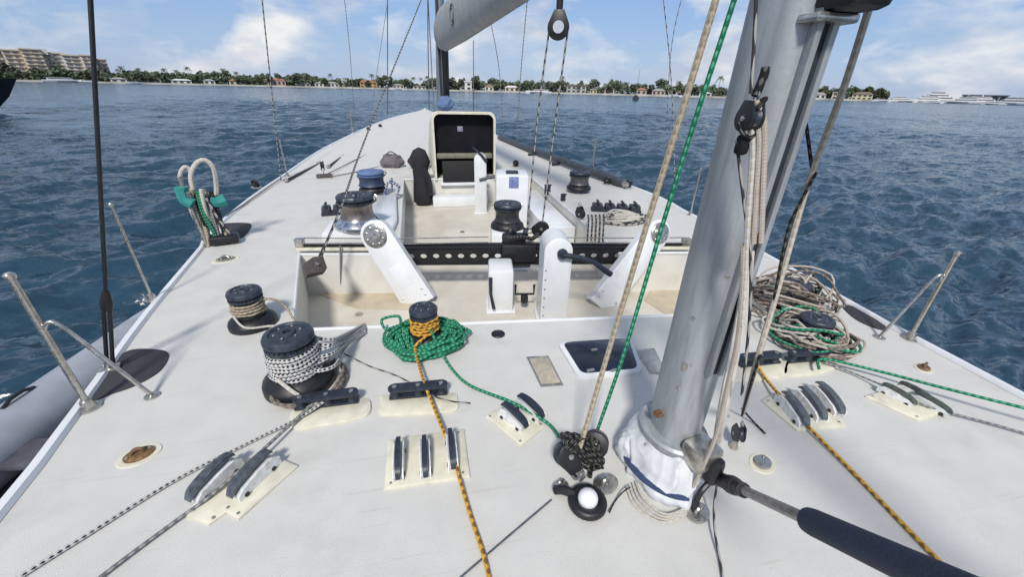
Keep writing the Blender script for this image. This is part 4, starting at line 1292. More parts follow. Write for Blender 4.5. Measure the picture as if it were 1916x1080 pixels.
block_parts(t, (0, 0, 0.06), (1, 0.5, 0.2), (0.3, 0.2, 1), 0.07, 0.05)
MB().lathe([(0.03, 0), (0.03, 0.02), (0.02, 0.03)], (0, 0, -0.02), 12).build('foot', STEEL, t)
for nm, lab, px, sz in (('winch_handle_pocket', 'dark handle pocket on the starboard coaming', (1024, 362), (0.10, 0.06, 0.16)), ('instrument_pod', 'small navy instrument pod on the starboard coaming', (1053, 378), (0.07, 0.06, 0.12))):
    p = D(*px, -0.02)
    t = thing(nm, lab, 'pocket' if 'pocket' in nm else 'instrument', p, 0.3)
    MB().box((0, 0, 0.06), sz, 0, 0.02).build('body', NAVY, t)
    MB().box((0, -0.01, 0.06 + sz[2] / 2), (sz[0] * 1.15, sz[1] * 1.15, 0.015), 0, 0.005).build('rim', BLACK, t)

# ---- cloth bags by the companionway
def bag(name, label, c, size, m_, seed, strap=True):
    t = thing(name, label, 'bag', c)
    rn = random.Random(seed)
    bm = bmesh.new()
    bmesh.ops.create_icosphere(bm, subdivisions=4, radius=1)
    for v in bm.verts:
        k = 1 + 0.22 * noise.noise(v.co * 1.6 + Vector((seed, 0, 0))) + 0.10 * noise.noise(v.co * 4 + Vector((0, seed, 0)))
        v.co = Vector((v.co.x * size[0] * k, v.co.y * size[1] * k, max(-0.9, v.co.z) * size[2] * k + size[2] * 0.9))
    bm.verts.index_update()
    MB().add([v.co.copy() for v in bm.verts], [[v.index for v in f.verts] for f in bm.faces]).build('cloth', m_, t)
    bm.free()
    if strap:
        MB().tube(spline([(-size[0] * 0.5, 0, size[2] * 1.7), (0, -size[1] * 0.6, size[2] * 2.2), (size[0] * 0.5, 0, size[2] * 1.7)], 6), 0.012, 6).build('strap', m_, t)
    return t
bag('cloth_bundle', 'grey purple cloth bundle on deck left of the companionway', D(735, 316, 0.0), (0.22, 0.16, 0.16), PURPLE, 2)
bag('tarred_bag', 'dark kit bag against the companionway hood', D(786, 318, 0.0), (0.20, 0.16, 0.20), mat('dark_brown_bag', (0.028, 0.022, 0.022), 0.8, var=0.7, vscale=9, bump=0.3, bscale=40), 5)
t = thing('hanging_jacket', 'black jacket hanging down the port front wall of the cockpit', 'jacket', Vector((D(792, 384, SOLEZ).x, YF - 0.14, SOLEZ)))
mb = MB()
prof = [(0.10, 0.02), (0.17, 0.08), (0.14, 0.28), (0.12, 0.5), (0.14, 0.72), (0.16, 0.86), (0.10, 0.98), (0.02, 1.02)]
mb.lathe(prof, (0, 0, 0), 20, sx=1.0, sy=0.6, jit=0.12).build('cloth', mat('black_cloth', (0.013, 0.013, 0.018), 0.85, var=0.4, vscale=20, bump=0.4, bscale=30), t)
MB().tube(spline([(0.05, -0.05, 0.7), (0.13, -0.06, 0.5), (0.15, -0.05, 0.2)], 5), 0.045, 8).build('sleeve', MATS['black_cloth'], t)
t = thing('coiled_blue_line', 'blue and white line coil hanging behind the navy winch', 'rope coil', D(735, 372, 0.0))
P = [Vector((0.10 * math.cos(a) + 0.02 * math.sin(a * 3), 0.05 * math.sin(a * 1.3), 0.12 + 0.13 * math.sin(a))) for a in np.linspace(0, 2 * math.pi * 5, 70)]
MB().tube(P, 0.014, 6).build('loops', rope_mat('rope_blue', (0.05, 0.09, 0.20), (0.5, 0.5, 0.5), 0.3, 0.04), t)
MB().tube(spline([(0, 0, 0.25), (0.02, 0, 0.30), (0.0, 0.02, 0.1)], 5), 0.014, 6).build('tie', MATS['rope_blue'], t)

# ================================================================== MIZZEN MAST AND ITS GEAR
mb0 = D(1240, 866)
mtop = A(1474, 40, hdist(mb0) * 1.0)
mdir = (mtop - mb0).normalized()
mz = thing('mizzen_mast', 'tall weathered silver mizzen mast rising beside the camera', 'mast', mb0)
mrot = mdir.to_track_quat('Z', 'X').to_matrix().to_4x4()
ax_x = Vector((1, 0, 0)) - mdir * mdir.x; ax_x.normalize()
ax_y = mdir.cross(ax_x)
MM = Matrix(((ax_x.x, ax_y.x, mdir.x, 0), (ax_x.y, ax_y.y, mdir.y, 0), (ax_x.z, ax_y.z, mdir.z, 0), (0, 0, 0, 1)))
MA, MBB = 0.088, 0.112          # half widths athwart and fore-and-aft
mb = MB()
hs = [0.0, 0.3, 0.8, 1.5, 2.5, 4.0, 7.0, 12.0]
kk = 48
vs = []
for z in hs:
    for i in range(kk):
        a = 2 * math.pi * i / kk
        c_, s_ = math.cos(a), math.sin(a)
        vs.append(Vector((MA * abs(c_) ** 0.85 * math.copysign(1, c_), MBB * abs(s_) ** 0.85 * math.copysign(1, s_), z)))
fs = [[i * kk + k, i * kk + (k + 1) % kk, (i + 1) * kk + (k + 1) % kk, (i + 1) * kk + k] for i in range(len(hs) - 1) for k in range(kk)]
mb.add(vs, fs).xf(MM).build('mast_tube', ALU, mz)
# sail track up the after face
for x in (-0.022, 0.022):
    MB().box((x, -MBB - 0.006, 6.3), (0.018, 0.03, 11.4), 0, 0.003).xf(MM).build('track_lip', ALU, mz)
MB().box((0, -MBB - 0.002, 6.3), (0.028, 0.012, 11.4)).xf(MM).build('track_groove', GROOVE, mz)
def on_mast(a, z, off=0.0):
    c_, s_ = math.cos(a), math.sin(a)
    return MM @ Vector(((MA + off) * c_, (MBB + off) * s_, z))
# little fittings, rivets and weld marks
for (a, z) in ((R(225), 0.62), (R(212), 0.50), (R(235), 1.28), (R(222), 1.42), (R(240), 0.98), (R(205), 0.8)):
    p = on_mast(a, z)
    n_ = (on_mast(a, z, 0.05) - p).normalized()
    q = n_.to_track_quat('Z', 'Y').to_matrix().to_4x4()
    MB().lathe([(0.009, -0.003), (0.009, 0.004), (0.004, 0.006)], p, 10, M=q).build('rivet', STEEL, mz)
p = on_mast(R(222), 0.60); n_ = (on_mast(R(222), 0.60, 0.05) - p).normalized()
MB().box(p, (0.05, 0.035, 0.008), 0, 0.003, M=n_.to_track_quat('Z', 'Y').to_matrix().to_4x4()).build('cleat_plate', STEEL, mz)
# boot and wrap at the foot
mb = MB()
prof0 = [(0.215, -0.005), (0.225, 0.03), (0.205, 0.07), (0.20, 0.12), (0.185, 0.16), (0.165, 0.19), (0.150, 0.21), (0.105, 0.222)]
pv = spline([Vector((r, z, 0)) for r, z in prof0], 6)
kk2 = 150
vs = []
for q in pv:
    r, z = q.x, q.y
    for i in range(kk2):
        a = 2 * math.pi * i / kk2
        base_ = Vector((math.cos(a) * 1.7 + z * 2, math.sin(a) * 1.7, z * 4.5 + 0.7))
        nz1 = abs(noise.noise(base_ + Vector((3, 1, 0)))) ; nz2 = abs(noise.noise(base_ * 2.3 + Vector((7, 0, 2))))
        w = 0.96 + 0.085 * max(0, 1 - 4.2 * nz1) ** 1.5 + 0.02 * max(0, 1 - 4 * nz2) - 0.04 * nz1 + 0.04 * math.sin(a * 3 + 1)
        w = max(w, 0.80) if z < 0.2 else max(w, 0.9)
        vs.append(Vector((r * w * math.cos(a) * 0.88, r * w * math.sin(a), z * (1 + 0.12 * noise.noise(base_)))))
mb.add(vs, [[i * kk2 + k, i * kk2 + (k + 1) % kk2, (i + 1) * kk2 + (k + 1) % kk2, (i + 1) * kk2 + k] for i in range(len(pv) - 1) for k in range(kk2)])
mb.build('boot', BOOT, mz, ang=1.2)
ringp = [Vector((0.195 * 0.86 * math.cos(a), 0.20 * math.sin(a), 0.055)) for a in np.linspace(R(170), R(262), 14)]
MB().tube([p * 1.08 for p in ringp], 0.016, 6, flat=0.5).build('blue_strap', STRIPE, mz)
bg_ = thing('white_cushion_bag', 'bright white vinyl bag tucked against the mast boot', 'bag', D(1176, 858))
bm = bmesh.new(); bmesh.ops.create_icosphere(bm, subdivisions=4, radius=1)
for v in bm.verts:
    k = 1 + 0.16 * noise.noise(v.co * 2.2) + 0.08 * noise.noise(v.co * 5)
    v.co = Vector((v.co.x * 0.062 * k, v.co.y * 0.06 * k, max(-0.8, v.co.z) * 0.085 * k + 0.068))
bm.verts.index_update()
MB().add([v.co.copy() for v in bm.verts], [[v.index for v in f.verts] for f in bm.faces]).build('pillow', BOOT, bg_)
bm.free()
MB().tube([(-0.05, -0.045, 0.03), (0.0, -0.064, 0.05), (0.05, -0.05, 0.08)], 0.003, 6).build('seam', R_GREY, bg_)
# collar and casting on the after side of the mast foot
MB().box(MM @ Vector((0.02, -MBB - 0.05, 0.24)), (0.12, 0.11, 0.10), 0.2, 0.02).build('gooseneck_casting', STEEL, mz)
MB().box(MM @ Vector((0.05, -MBB - 0.10, 0.20)), (0.06, 0.06, 0.12), 0.5, 0.02).build('toggle', BLACK, mz)
MB().lathe([(0.150, 0.19), (0.156, 0.20), (0.156, 0.225), (0.145, 0.235)], (0, 0, 0), 40, sx=0.86, sy=1.02).build('collar_ring', ALU, mz)
# halyard exit boxes and red brown marks low on the port face
p = on_mast(R(188), 0.33)
MB().box(p, (0.03, 0.02, 0.06), 0, 0.004, M=(on_mast(R(188), 0.33, 0.05) - p).normalized().to_track_quat('Z', 'Y').to_matrix().to_4x4()).build('rusty_eye', RUST, mz)
MB().tube([on_mast(R(186), 0.14), on_mast(R(186), 0.14, 0.05), on_mast(R(192), 0.18, 0.055), on_mast(R(192), 0.18)], 0.005, 6).build('wire_bail', STEEL, mz)

# mizzen boom overhead: bracket, spar, furled sail, all aft of the mast
mbm = thing('mizzen_boom', 'mizzen boom with black bracket at the top right of the mast', 'boom', MM @ Vector((0, -MBB, 0)) + mb0)
zb_ = H(mb0 + MM @ Vector((0.06, -0.2, 1.7)), 12)
base = MM @ Vector((0, -MBB, zb_ / mdir.z)) - MM @ Vector((0, -MBB, 0))
MB().box(base + Vector((0.02, -0.04, 0.04)), (0.11, 0.12, 0.09), 0, 0.02).build('bracket', BLACK, mbm)
MB().box(base + Vector((0.04, -0.11, 0.10)), (0.06, 0.10, 0.06), 0, 0.02).build('toggle', PAD, mbm)
MB().box(base + Vector((0.0, -0.01, -0.015)), (0.12, 0.06, 0.02), 0, 0.006).build('bracket_plate', STEEL, mbm)
sp = [base + Vector((0.04, -0.14, 0.24)), base + Vector((0.14, -1.5, 0.32)), base + Vector((0.22, -4.2, 0.42))]
MB().tube(sp, 0.085, 20).build('spar', ALU, mbm)
# hydraulic vang running aft from the mast foot
v0 = MM @ Vector((0.07, -MBB - 0.12, 0.17)) + mb0
dv = ray(1758, 1088)
v1 = EYEP + dv * (0.74 / dv.dot(_fw))
vg = thing('boom_vang', 'dark blue padded boom vang reaching from mast foot to lower right', 'vang', v0)
vd = (v1 - v0)
def vp(t): return vd * t
def vt(px):
    best, bt = 1e9, 0
    for i in range(1001):
        q = v0 + vd * (i / 1000) - EYEP
        z = q.dot(_fw)
        x = 958 + FPX * q.dot(CR) / z
        if abs(x - px) < best: best, bt = abs(x - px), i / 1000
    return bt
ta, tb_ = vt(1392), vt(1508)
MB().tube([vp(0), vp(ta)], [0.028, 0.026], 14).build('black_end', BLACK, vg)
MB().tube([vp(ta - 0.01), vp(tb_ + 0.02)], 0.0165, 16).build('rod', mat('worn_rod', (0.30, 0.29, 0.28), 0.4, 0.8, var=0.3, vscale=40), vg)
sl = [vp(tb_), vp(tb_ + 0.004), vp(tb_ + 0.015), vp(tb_ + 0.04), vp(0.8), vp(1.0), vp(1.9)]
MB().tube(sl, [0.016, 0.026, 0.033, 0.035, 0.035, 0.035, 0.035], 24).build('padded_sleeve', mat('navy_foam', (0.020, 0.030, 0.055), 0.75, var=0.2, vscale=18, bump=0.25, bscale=120), vg)
MB().lathe([(0.03, -0.03), (0.034, 0), (0.03, 0.03)], vp(ta * 0.55), 14, M=vd.to_track_quat('Z', 'Y').to_matrix().to_4x4()).build('clamp', BLACK, vg)
rope('black_hose', [v0 + vp(ta * 0.9), D(1345, 893, 0.16), D(1312, 920, 0.10), D(1300, 950, 0.03), D(1303, 962, 0.01)], 0.012, BLACK, 'curved black hose from the vang to the deck fitting', 'hose')
lo = thing('white_rope_loop', 'thin pale rope loops lying round the foot of the mast boot', 'rope', D(1245, 972))
for k in range(4):
    sub_rope([D(1172 + 6 * k, 912 - 3 * k, 0.02), D(1190 + 5 * k, 950 - 5 * k, 0.008 + 0.004 * k), D(1240 + 2 * k, 978 - 5 * k, 0.008 + 0.004 * k), D(1285, 962 - 4 * k, 0.012)], 0.0045, R_WHITE, lo, 'strand', 8, 6, D(1245, 972))

# ---- ropes round the mizzen mast
dm = hdist(mb0)
rope('tan_halyard', [D(1085, 838, 0.17), A(1150, 620, dm * 0.96), A(1215, 405, dm * 0.98), A(1280, 195, dm), A(1345, -20, dm * 1.02), A(1480, -470, dm * 1.02)], 0.0105, R_TAN, 'thick tan rope rising from the double block past the mast', per=8)
rope('green_halyard', [D(1118, 805, 0.12), A(1168, 660, dm * 0.98), A(1240, 420, dm), A(1310, 195, dm * 1.02), A(1380, -20, dm * 1.04), A(1500, -400, dm * 1.04)], 0.0078, R_GREEN, 'taut green rope rising from the double block past the mast', per=8)
dn = dm - 0.24
blkp = A(1402, 222, dn)
t = thing('hanging_block', 'black snatch block hanging in front of the mizzen mast', 'pulley block', blkp)
vw = (EYEP - blkp).normalized()
rg = vw.cross(Vector((0, 0, 1))).normalized()
block_parts(t, (0, 0, 0), rg * 0.7 + vw * 0.6, (0.15, 0, 1), 0.030, 0.036)
for k in range(3):
    P = [Vector((0.020 * math.cos(a + k) + 0.006 * math.sin(k), 0.018 * math.sin(a + k), -0.02 + 0.022 * k + 0.022 * math.sin(a * 1.0 + 2 * k))) for a in np.linspace(0, 2 * math.pi, 14, endpoint=False)]
    MB().tube(P, 0.0055, 6, closed=True).build('lashing', R_BLACK, t)
MB().tube(spline([Vector((0.0, 0, 0.05)), Vector((0.012, 0.005, 0.09)), Vector((0.016, 0.01, 0.11))], 5), 0.010, 8).build('strop', R_BLACK, t)
MB().box((0.0, 0.0, -0.06), (0.028, 0.03, 0.05), 0, 0.01).build('tail_wrap', R_BLACK, t)
rope('black_line', [A(1416, -30, dn + 0.02), A(1411, 80, dn + 0.01), A(1405, 175, dn)], 0.0042, R_SPECK, 'thin black line coming down to the hanging block')
t = thing('weathered_rope', 'weathered tan rope falling in doubled lengths from the hanging block', 'rope', A(1400, 460, dn))
o_ = A(1400, 460, dn)
for pts, r_, m_ in (
    ([(1404, 188), (1420, 250), (1416, 350), (1410, 456)], 0.0068, R_PINK),
    ([(1412, 186), (1430, 230), (1428, 350), (1424, 455)], 0.0068, R_PINK),
    ([(1398, 196), (1408, 280), (1400, 400), (1394, 520), (1388, 610)], 0.0075, R_WHITE),
    ([(1392, 460), (1388, 560), (1380, 640), (1362, 720), (1338, 820), (1300, 905), (1285, 930)], 0.0075, R_PINK)):
    sub_rope([A(x, y, dn + (0.0 if y < 620 else (y - 620) * 0.0003)) for x, y in pts], r_, m_, t, 'length', 8, 8, o_)
rope('black_line', [A(1378, 262, dn), A(1392, 380, dn), A(1404, 480, dn), A(1402, 600, dn + 0.02), A(1388, 740, dn + 0.04)], 0.0042, R_SPECK, 'thin black line from the hanging block down beside the pale tube')
rope('white_tube', [A(1400, 470, dm - 0.1), A(1392, 560, dm - 0.1), A(1374, 660, dm - 0.12), A(1352, 770, dm - 0.13), D(1340, 838, 0.08)], 0.017, mat('yellowed_tube', (0.60, 0.57, 0.52), 0.5, var=0.15, vscale=20, dirt=(0.45, 0.33, 0.18), dscale=12), 'pale plastic tube standing against the after side of the mast', 'tube')
R_DRAB = rope_mat('rope_drab', (0.50, 0.45, 0.38), (0.34, 0.30, 0.25), 0.25, 0.03)
kn = A(1520, 322, 1.55)
rope('grey_tan_rope', [A(1640, -30, 1.5), A(1580, 160, 1.52), kn, A(1495, 400, 1.5), A(1450, 560, 1.42), A(1412, 690, 1.36), D(1390, 775, 0.12)], 0.0088, R_DRAB, 'grey tan rope slanting right of the mast down to the small block')
rope('black_line', [A(1503, 195, 1.62), A(1512, 260, 1.58), kn], 0.005, R_BLACK, 'thin black line joining the grey tan rope at its knot')
rope('black_line', [kn + Vector((0.006, -0.008, 0)), A(1497, 380, 1.48), A(1472, 440, 1.46), A(1440, 600, 1.40), A(1405, 720, 1.34), D(1388, 778, 0.10)], 0.005, R_BLACK, 'thin black line wound along the grey tan rope to the deck')
bq = D(1372, 838)
t = thing('mast_foot_block', 'small black block at the foot of the grey tan rope', 'pulley block', bq)
block_parts(t, (0, 0, 0.09), (1, -0.4, 0), (0, 0, 1), 0.036, 0.04)
MB().lathe([(0.02, 0), (0.02, 0.01), (0.012, 0.03), (0.012, 0.05)], (0, 0, 0), 12).build('stand', STEEL, t)

# ================================================================== RAILS, SHROUDS, LINES
def stanchion(label, base_px, top_py, brace_px, brace_py, r=0.014, lean=None, brace=True):
    b = D(*base_px)
    h = H(b, top_py)
    t = thing('stanchion', label, 'stanchion', b, 0, 'rail stanchions')
    tp = Vector((0, 0, h)) if lean is None else lean - b
    MB().tube([(0, 0, 0.01), tp * 0.5, tp], r, 12).build('post', STEEL, t)
    MB().lathe([(0.05, 0), (0.05, 0.008), (0.03, 0.014), (0.024, 0.05), (0.018, 0.055)], (0, 0, 0), 18).build('base_socket', STEEL, t)
    MB().lathe([(r * 1.4, -0.012), (r * 1.5, 0.006), (r * 0.8, 0.016)], tp, 12).build('top_eye', STEEL, t)
    if brace:
        f = D(*brace_px) - b
        m_ = tp * brace_py
        P = spline([m_, m_ + f * 0.22 + Vector((0, 0, 0.035)), m_ * 0.55 + f * 0.62, f + Vector((0, 0, 0.01))], 8)
        MB().tube(P, r * 0.72, 10).build('brace', STEEL, t)
        MB().lathe([(0.035, 0), (0.035, 0.007), (0.02, 0.012)], f, 16).build('brace_foot', STEEL, t)
    return t
stanchion('steel stanchion with curved brace at the port quarter', (168, 764), 520, (285, 742), 0.62, lean=D(168, 764) + Vector((-0.02, 0.02, H(D(168, 764), 520))))
stanchion('steel stanchion with bent brace at the starboard quarter', (1702, 634), 475, (1645, 632), 0.70)
stanchion('thin pale stanchion on the port rail before the black shroud', (286, 562), 384, (0, 0), 0.5, r=0.010, brace=False)
stanchion('thin stanchion on the starboard rail behind the mast', (1292, 402), 316, (0, 0), 0.5, r=0.012, brace=False)
stanchion('dark bent stanchion on the starboard rail beside the pole end', (1108, 326), 262, (0, 0), 0.5, r=0.02, brace=False)
stanchion('thin stanchion on the port rail far forward', (660, 250), 205, (0, 0), 0.5, r=0.016, brace=False)
stanchion('thin stanchion on the port rail near the navy winch', (538, 330), 262, (0, 0), 0.5, r=0.014, brace=False)

# black mizzen shroud with turnbuckle
sb = D(206, 694)
st_ = A(168, -20, hdist(sb) * 0.93)
sdv = (st_ - sb).normalized()
sh = thing('mizzen_shroud', 'black mizzen shroud with forked turnbuckle on the port rail', 'shroud', sb)
k1 = (H(sb, 560)) / sdv.z
MB().tube([sdv * k1 * 0.9, sdv * k1 * 2, sdv * 12], 0.0095, 10).build('rod', BLACK, sh)
side_ = sdv.cross(_fw).normalized()
for s in (-1, 1):
    MB().tube([sdv * 0.05 + side_ * 0.018 * s, sdv * k1 * 0.88 + side_ * 0.018 * s], 0.010, 8).build('turnbuckle_bar', BLACK, sh)
MB().tube([sdv * k1 * 0.82, sdv * k1 * 0.9, sdv * k1 * 1.04], [0.026, 0.028, 0.016], 12).build('turnbuckle_head', BLACK, sh)
MB().tube([Vector((0, 0, 0)), sdv * 0.08], 0.024, 12).build('toggle', STEEL, sh)
MB().box((0, 0, 0.012), (0.10, 0.07, 0.024), 0.4, 0.008).build('chainplate', STEEL, sh)

def stay(name, label, pts, r, m_, cat='stay'):
    return rope(name, pts, r, m_, label, cat, per=6, n=6)
def up_line(base_px, tops, k=1.0, dz=0.0):
    b = D(*base_px, None, dz)
    return [b] + [A(x, y, hdist(b) * kk_) for (x, y, kk_) in tops]
stay('shroud_wire', 'speckled backstay rising from the port rail near its middle', up_line((526, 338), [(507, 160, 0.97), (489, -15, 0.93)]), 0.009, R_SPECK)
stay('shroud_wire', 'thin dashed wire rising left of the grey stay', up_line((664, 238), [(655, 100, 0.98), (643, -15, 0.96)]), 0.009, R_SPECK)
stay('shroud_wire', 'straight grey stay left of the main mast', up_line((725, 214), [(725, 100, 0.98), (725, -15, 0.95)]), 0.018, WIRE)
stay('shroud_wire', 'faint speckled halyard slanting behind the grey stay', up_line((692, 226), [(706, 130, 0.98), (728, -15, 0.95)]), 0.008, R_SPECK)
stay('shroud_wire', 'thin wire just left of the main mast', [A(803, 205, 11.0), A(801, 90, 11.0), A(800, -15, 11.0)], 0.012, WIRE)
stay('shroud_wire', 'thin grey wire under the main boom', [A(886, 230, 11.5), A(886, 75, 11.5)], 0.010, WIRE)
stay('shroud_wire', 'thin dashed wire right of the main boom', [A(942, 250, 10.5), A(934, 130, 10.3), A(918, 40, 10.0)], 0.008, R_SPECK)
stay('shroud_wire', 'dark speckled wire left of the sheet block', up_line((967, 266), [(975, 130, 0.99), (988, -15, 0.97)]), 0.011, R_SPECK)
stay('shroud_wire', 'left wire of the crossing pair before the tan rope', [A(1262, 330, 5.6), A(1256, 150, 5.5), A(1240, -15, 5.4)], 0.006, R_SPECK)
stay('shroud_wire', 'right wire of the crossing pair before the tan rope', [A(1246, 330, 6.2), A(1254, 110, 6.0), A(1278, -15, 5.9)], 0.005, R_SPECK)
stay('lifeline', 'slack lifeline along the port rail forward', [D(538, 330, None, 0.6), D(600, 290, None, 0.55), D(660, 250, None, 0.6)], 0.006, WIRE, 'lifeline')

# main sheet: hanging block and its two falls
mbk = A(1045, 46, 4.15)
t = thing('sheet_block', 'large black mainsheet block hanging high over the cockpit', 'pulley block', mbk)
vw = (EYEP - mbk).normalized()
block_parts(t, (0, 0, -0.02), Vector((vw.x, vw.y, 0)), (0, 0, 1), 0.095, 0.07, becket=False)
MB().tube([(0, 0, 0.06), (0.0, 0.0, 0.2)], 0.03, 10).build('swivel', BLACK, t)
MB().tube([(0, 0, 0.18), (0.0, 0.05, 0.9)], 0.012, 8).build('pennant', R_BLACK, t)
hub = MB().lathe([(0.048, -0.048), (0.05, 0.0), (0.048, 0.048)], (0, 0, -0.02), 20, M=Vector((vw.x, vw.y, 0)).to_track_quat('Z', 'Y').to_matrix().to_4x4()).build('pale_hub', mat('pale_hub', (0.45, 0.48, 0.55), 0.4, var=0.1, vscale=20), t)
stay('mainsheet_fall', 'left fall of the mainsheet below the hanging block', [A(1027, 60, 4.15), A(1006, 220, 4.2), A(987, 420, 4.15)], 0.0085, R_SPECK, 'rope')
stay('mainsheet_fall', 'right fall of the mainsheet below the hanging block', [A(1062, 60, 4.15), A(1040, 220, 4.2), A(1014, 425, 4.15)], 0.0085, R_SPECK, 'rope')

# ---- main mast, boom, vang, blue bag
mm0 = A(822, 200, 11.2); mm0.z = sheer(mm0.y) + 0.08
mt = thing('main_mast', 'dark grey main mast standing forward of the companionway', 'mast', mm0)
mtp = A(822, -20, 11.2) - mm0
hh_ = mtp.z
mb = MB(); vs = []
for z in (0, 2, 4, 6, 20):
    for i in range(28):
        a = 2 * math.pi * i / 28
        vs.append(Vector((0.105 * math.cos(a) + mtp.x * z / hh_, 0.17 * math.sin(a) + mtp.y * z / hh_, z)))
mb.add(vs, [[i * 28 + k, i * 28 + (k + 1) % 28, (i + 1) * 28 + (k + 1) % 28, (i + 1) * 28 + k] for i in range(4) for k in range(28)])
mb.build('mast_tube', mat('dark_grey_alloy', (0.22, 0.24, 0.265), 0.4, 0.4, var=0.2, vscale=6), mt)
MB().box((0.0 + mtp.x * 0.4, -0.18, 10), (0.05, 0.05, 19.9)).build('sail_track', GROOVE, mt)
for k, x in enumerate((-0.10, 0.11)):
    MB().tube([(x * 1.5, -0.12, 0.1), (x * 1.25, -0.16, 3.0), (x, -0.16, 9)], 0.012, 6).build('halyard', R_WHITE if k else R_GREY, mt)
bm0 = A(822, 62, 11.0)
bend = Vector((1.66, 3.9, 2.93))
bo = thing('main_boom', 'grey main boom slanting up and aft from the main mast', 'boom', bm0)
bdv = bend - bm0
mb = MB(); vs = []
rows_ = [(0.0, 0.20, 0.12), (0.02, 0.34, 0.16), (0.08, 0.42, 0.20), (0.3, 0.42, 0.21), (0.7, 0.36, 0.2), (1.0, 0.28, 0.16)]
bs = bdv.cross(Vector((0, 0, 1))).normalized(); bu = bs.cross(bdv).normalized()
for (t_, hz_, wx) in rows_:
    for i in range(24):
        a = 2 * math.pi * i / 24
        vs.append(bdv * t_ + bs * wx * math.cos(a) + bu * hz_ * math.sin(a))
fs = [[i * 24 + k, i * 24 + (k + 1) % 24, (i + 1) * 24 + (k + 1) % 24, (i + 1) * 24 + k] for i in range(len(rows_) - 1) for k in range(24)]
fs += [list(range(24))[::-1], [(len(rows_) - 1) * 24 + k for k in range(24)]]
mb.add(vs, fs).build('boom_section', ALUD, bo)
ebm = bdv * 0.30 - bs * 0.205
if ebm.x > (bdv * 0.30).x: ebm = bdv * 0.30 + bs * 0.205
for rr_ in (0.16, 0.10):
    P = [ebm + bdv.normalized() * rr_ * math.cos(a) + bu * rr_ * math.sin(a) for a in np.linspace(0, 2 * math.pi, 26, endpoint=False)]
    MB().tube(P, 0.013, 6, closed=True).build('emblem_ring', mat('faded_print', (0.14, 0.15, 0.16), 0.8, var=0.3, vscale=40), bo)
MB().tube([bdv * 0.05 - bu * 0.27, bdv * 0.5 - bu * 0.30, bdv * 0.98 - bu * 0.26], 0.05, 10).build('dark_underside', PAD, bo)  # dark tube along the boom underside
va, vb_ = bdv * 0.07 - bu * 0.34 + bm0, A(836, 192, 11.0)
stay('main_vang', 'black boom vang strut slanting from boom to main mast foot', [va, (va + vb_) / 2, vb_], 0.075, BLACK, 'vang')
bag('blue_sail_bag', 'faded blue sail bag lashed at the main mast foot', A(834, 207, 10.7), (0.19, 0.16, 0.17), BLUEC, 8, strap=False)

# ---- spinnaker pole and side deck gear
pa, pb = D(934, 262, None, 0.08), D(1166, 352, None, 0.08)
t = thing('spinnaker_pole', 'long dark pole lying along the starboard deck', 'pole', (pa + pb) / 2)
mid = (pa + pb) / 2
MB().tube([pa - mid, (pa - mid) * 0.97, (pb - mid) * 0.97, pb - mid], [0.04, 0.075, 0.075, 0.04], 16).build('tube', mat('dark_pole', (0.045, 0.055, 0.07), 0.5, var=0.3, vscale=6), t)
for e_, s_ in ((pa, 1), (pb, -1)):
    MB().tube([e_ - mid, (e_ - mid) * 1.03], 0.045, 10).build('end_fitting', STEEL, t)
for px in ((1040, 310), (995, 292)):
    c = D(*px, None, 0.05)
    t = thing('pole_chock', 'low chock under the dark pole, ' + ('nearer one' if px[0] > 1000 else 'farther one'), 'chock', D(*px))
    MB().box((0, 0, 0.03), (0.22, 0.06, 0.06), 0.5, 0.015).build('cradle', NAVY, t)
    MB().tube([(-0.1, 0, 0.05), (0, 0, 0.11), (0.1, 0, 0.05)], 0.01, 6).build('lashing', R_BLACK, t)
def deck_track(label, p0, p1, r=0.02):
    a, b = D(*p0), D(*p1)
    mid = (a + b) / 2; L = (b - a).length; rz = math.atan2(b.y - a.y, b.x - a.x)
    t = thing('deck_track', label, 'deck track', Vector((mid.x, mid.y, sheer(mid.y) + 0.001)), rz)
    MB().box((0, 0, 0.018), (L, 0.045, 0.034), 0, 0.008).build('rail', GROOVE, t)
    for s in (-1, 1):
        MB().box((s * (L / 2 - 0.03), 0, 0.03), (0.07, 0.065, 0.055), 0, 0.01).build('end_stop', STEEL, t)
    return t
deck_track('dark genoa track on the port side deck, outer piece', (534, 342), (598, 306))
deck_track('dark genoa track on the port side deck, inner piece', (614, 316), (642, 292))
t = thing('track_block', 'upright dark block with brown base on the port track', 'pulley block', D(607, 332))
block_parts(t, (0, 0, 0.22), (1, 0.3, 0), (0, 0, -1), 0.07, 0.06)
MB().box((0, 0, 0.03), (0.26, 0.14, 0.06), 0.2, 0.02).build('base', BROWN, t)
rope('side_deck_line', [D(612, 330, None, 0.04), D(700, 285, None, 0.03), D(760, 262, None, 0.03), D(790, 248, None, 0.03)], 0.009, R_BROWN, 'brown line led along the port side deck to the hood')
rope('side_deck_line', [D(618, 334, None, 0.03), D(690, 318, None, 0.02), D(745, 300, None, 0.02), D(790, 262, None, 0.03)], 0.009, R_BROWN, 'second brown line led along the port side deck, nearer one')
rope('rail_line', [D(424, 408, None, 0.03), D(470, 376, None, 0.02), D(525, 338, None, 0.03)], 0.009, R_GREY, 'grey line along the port toe rail')
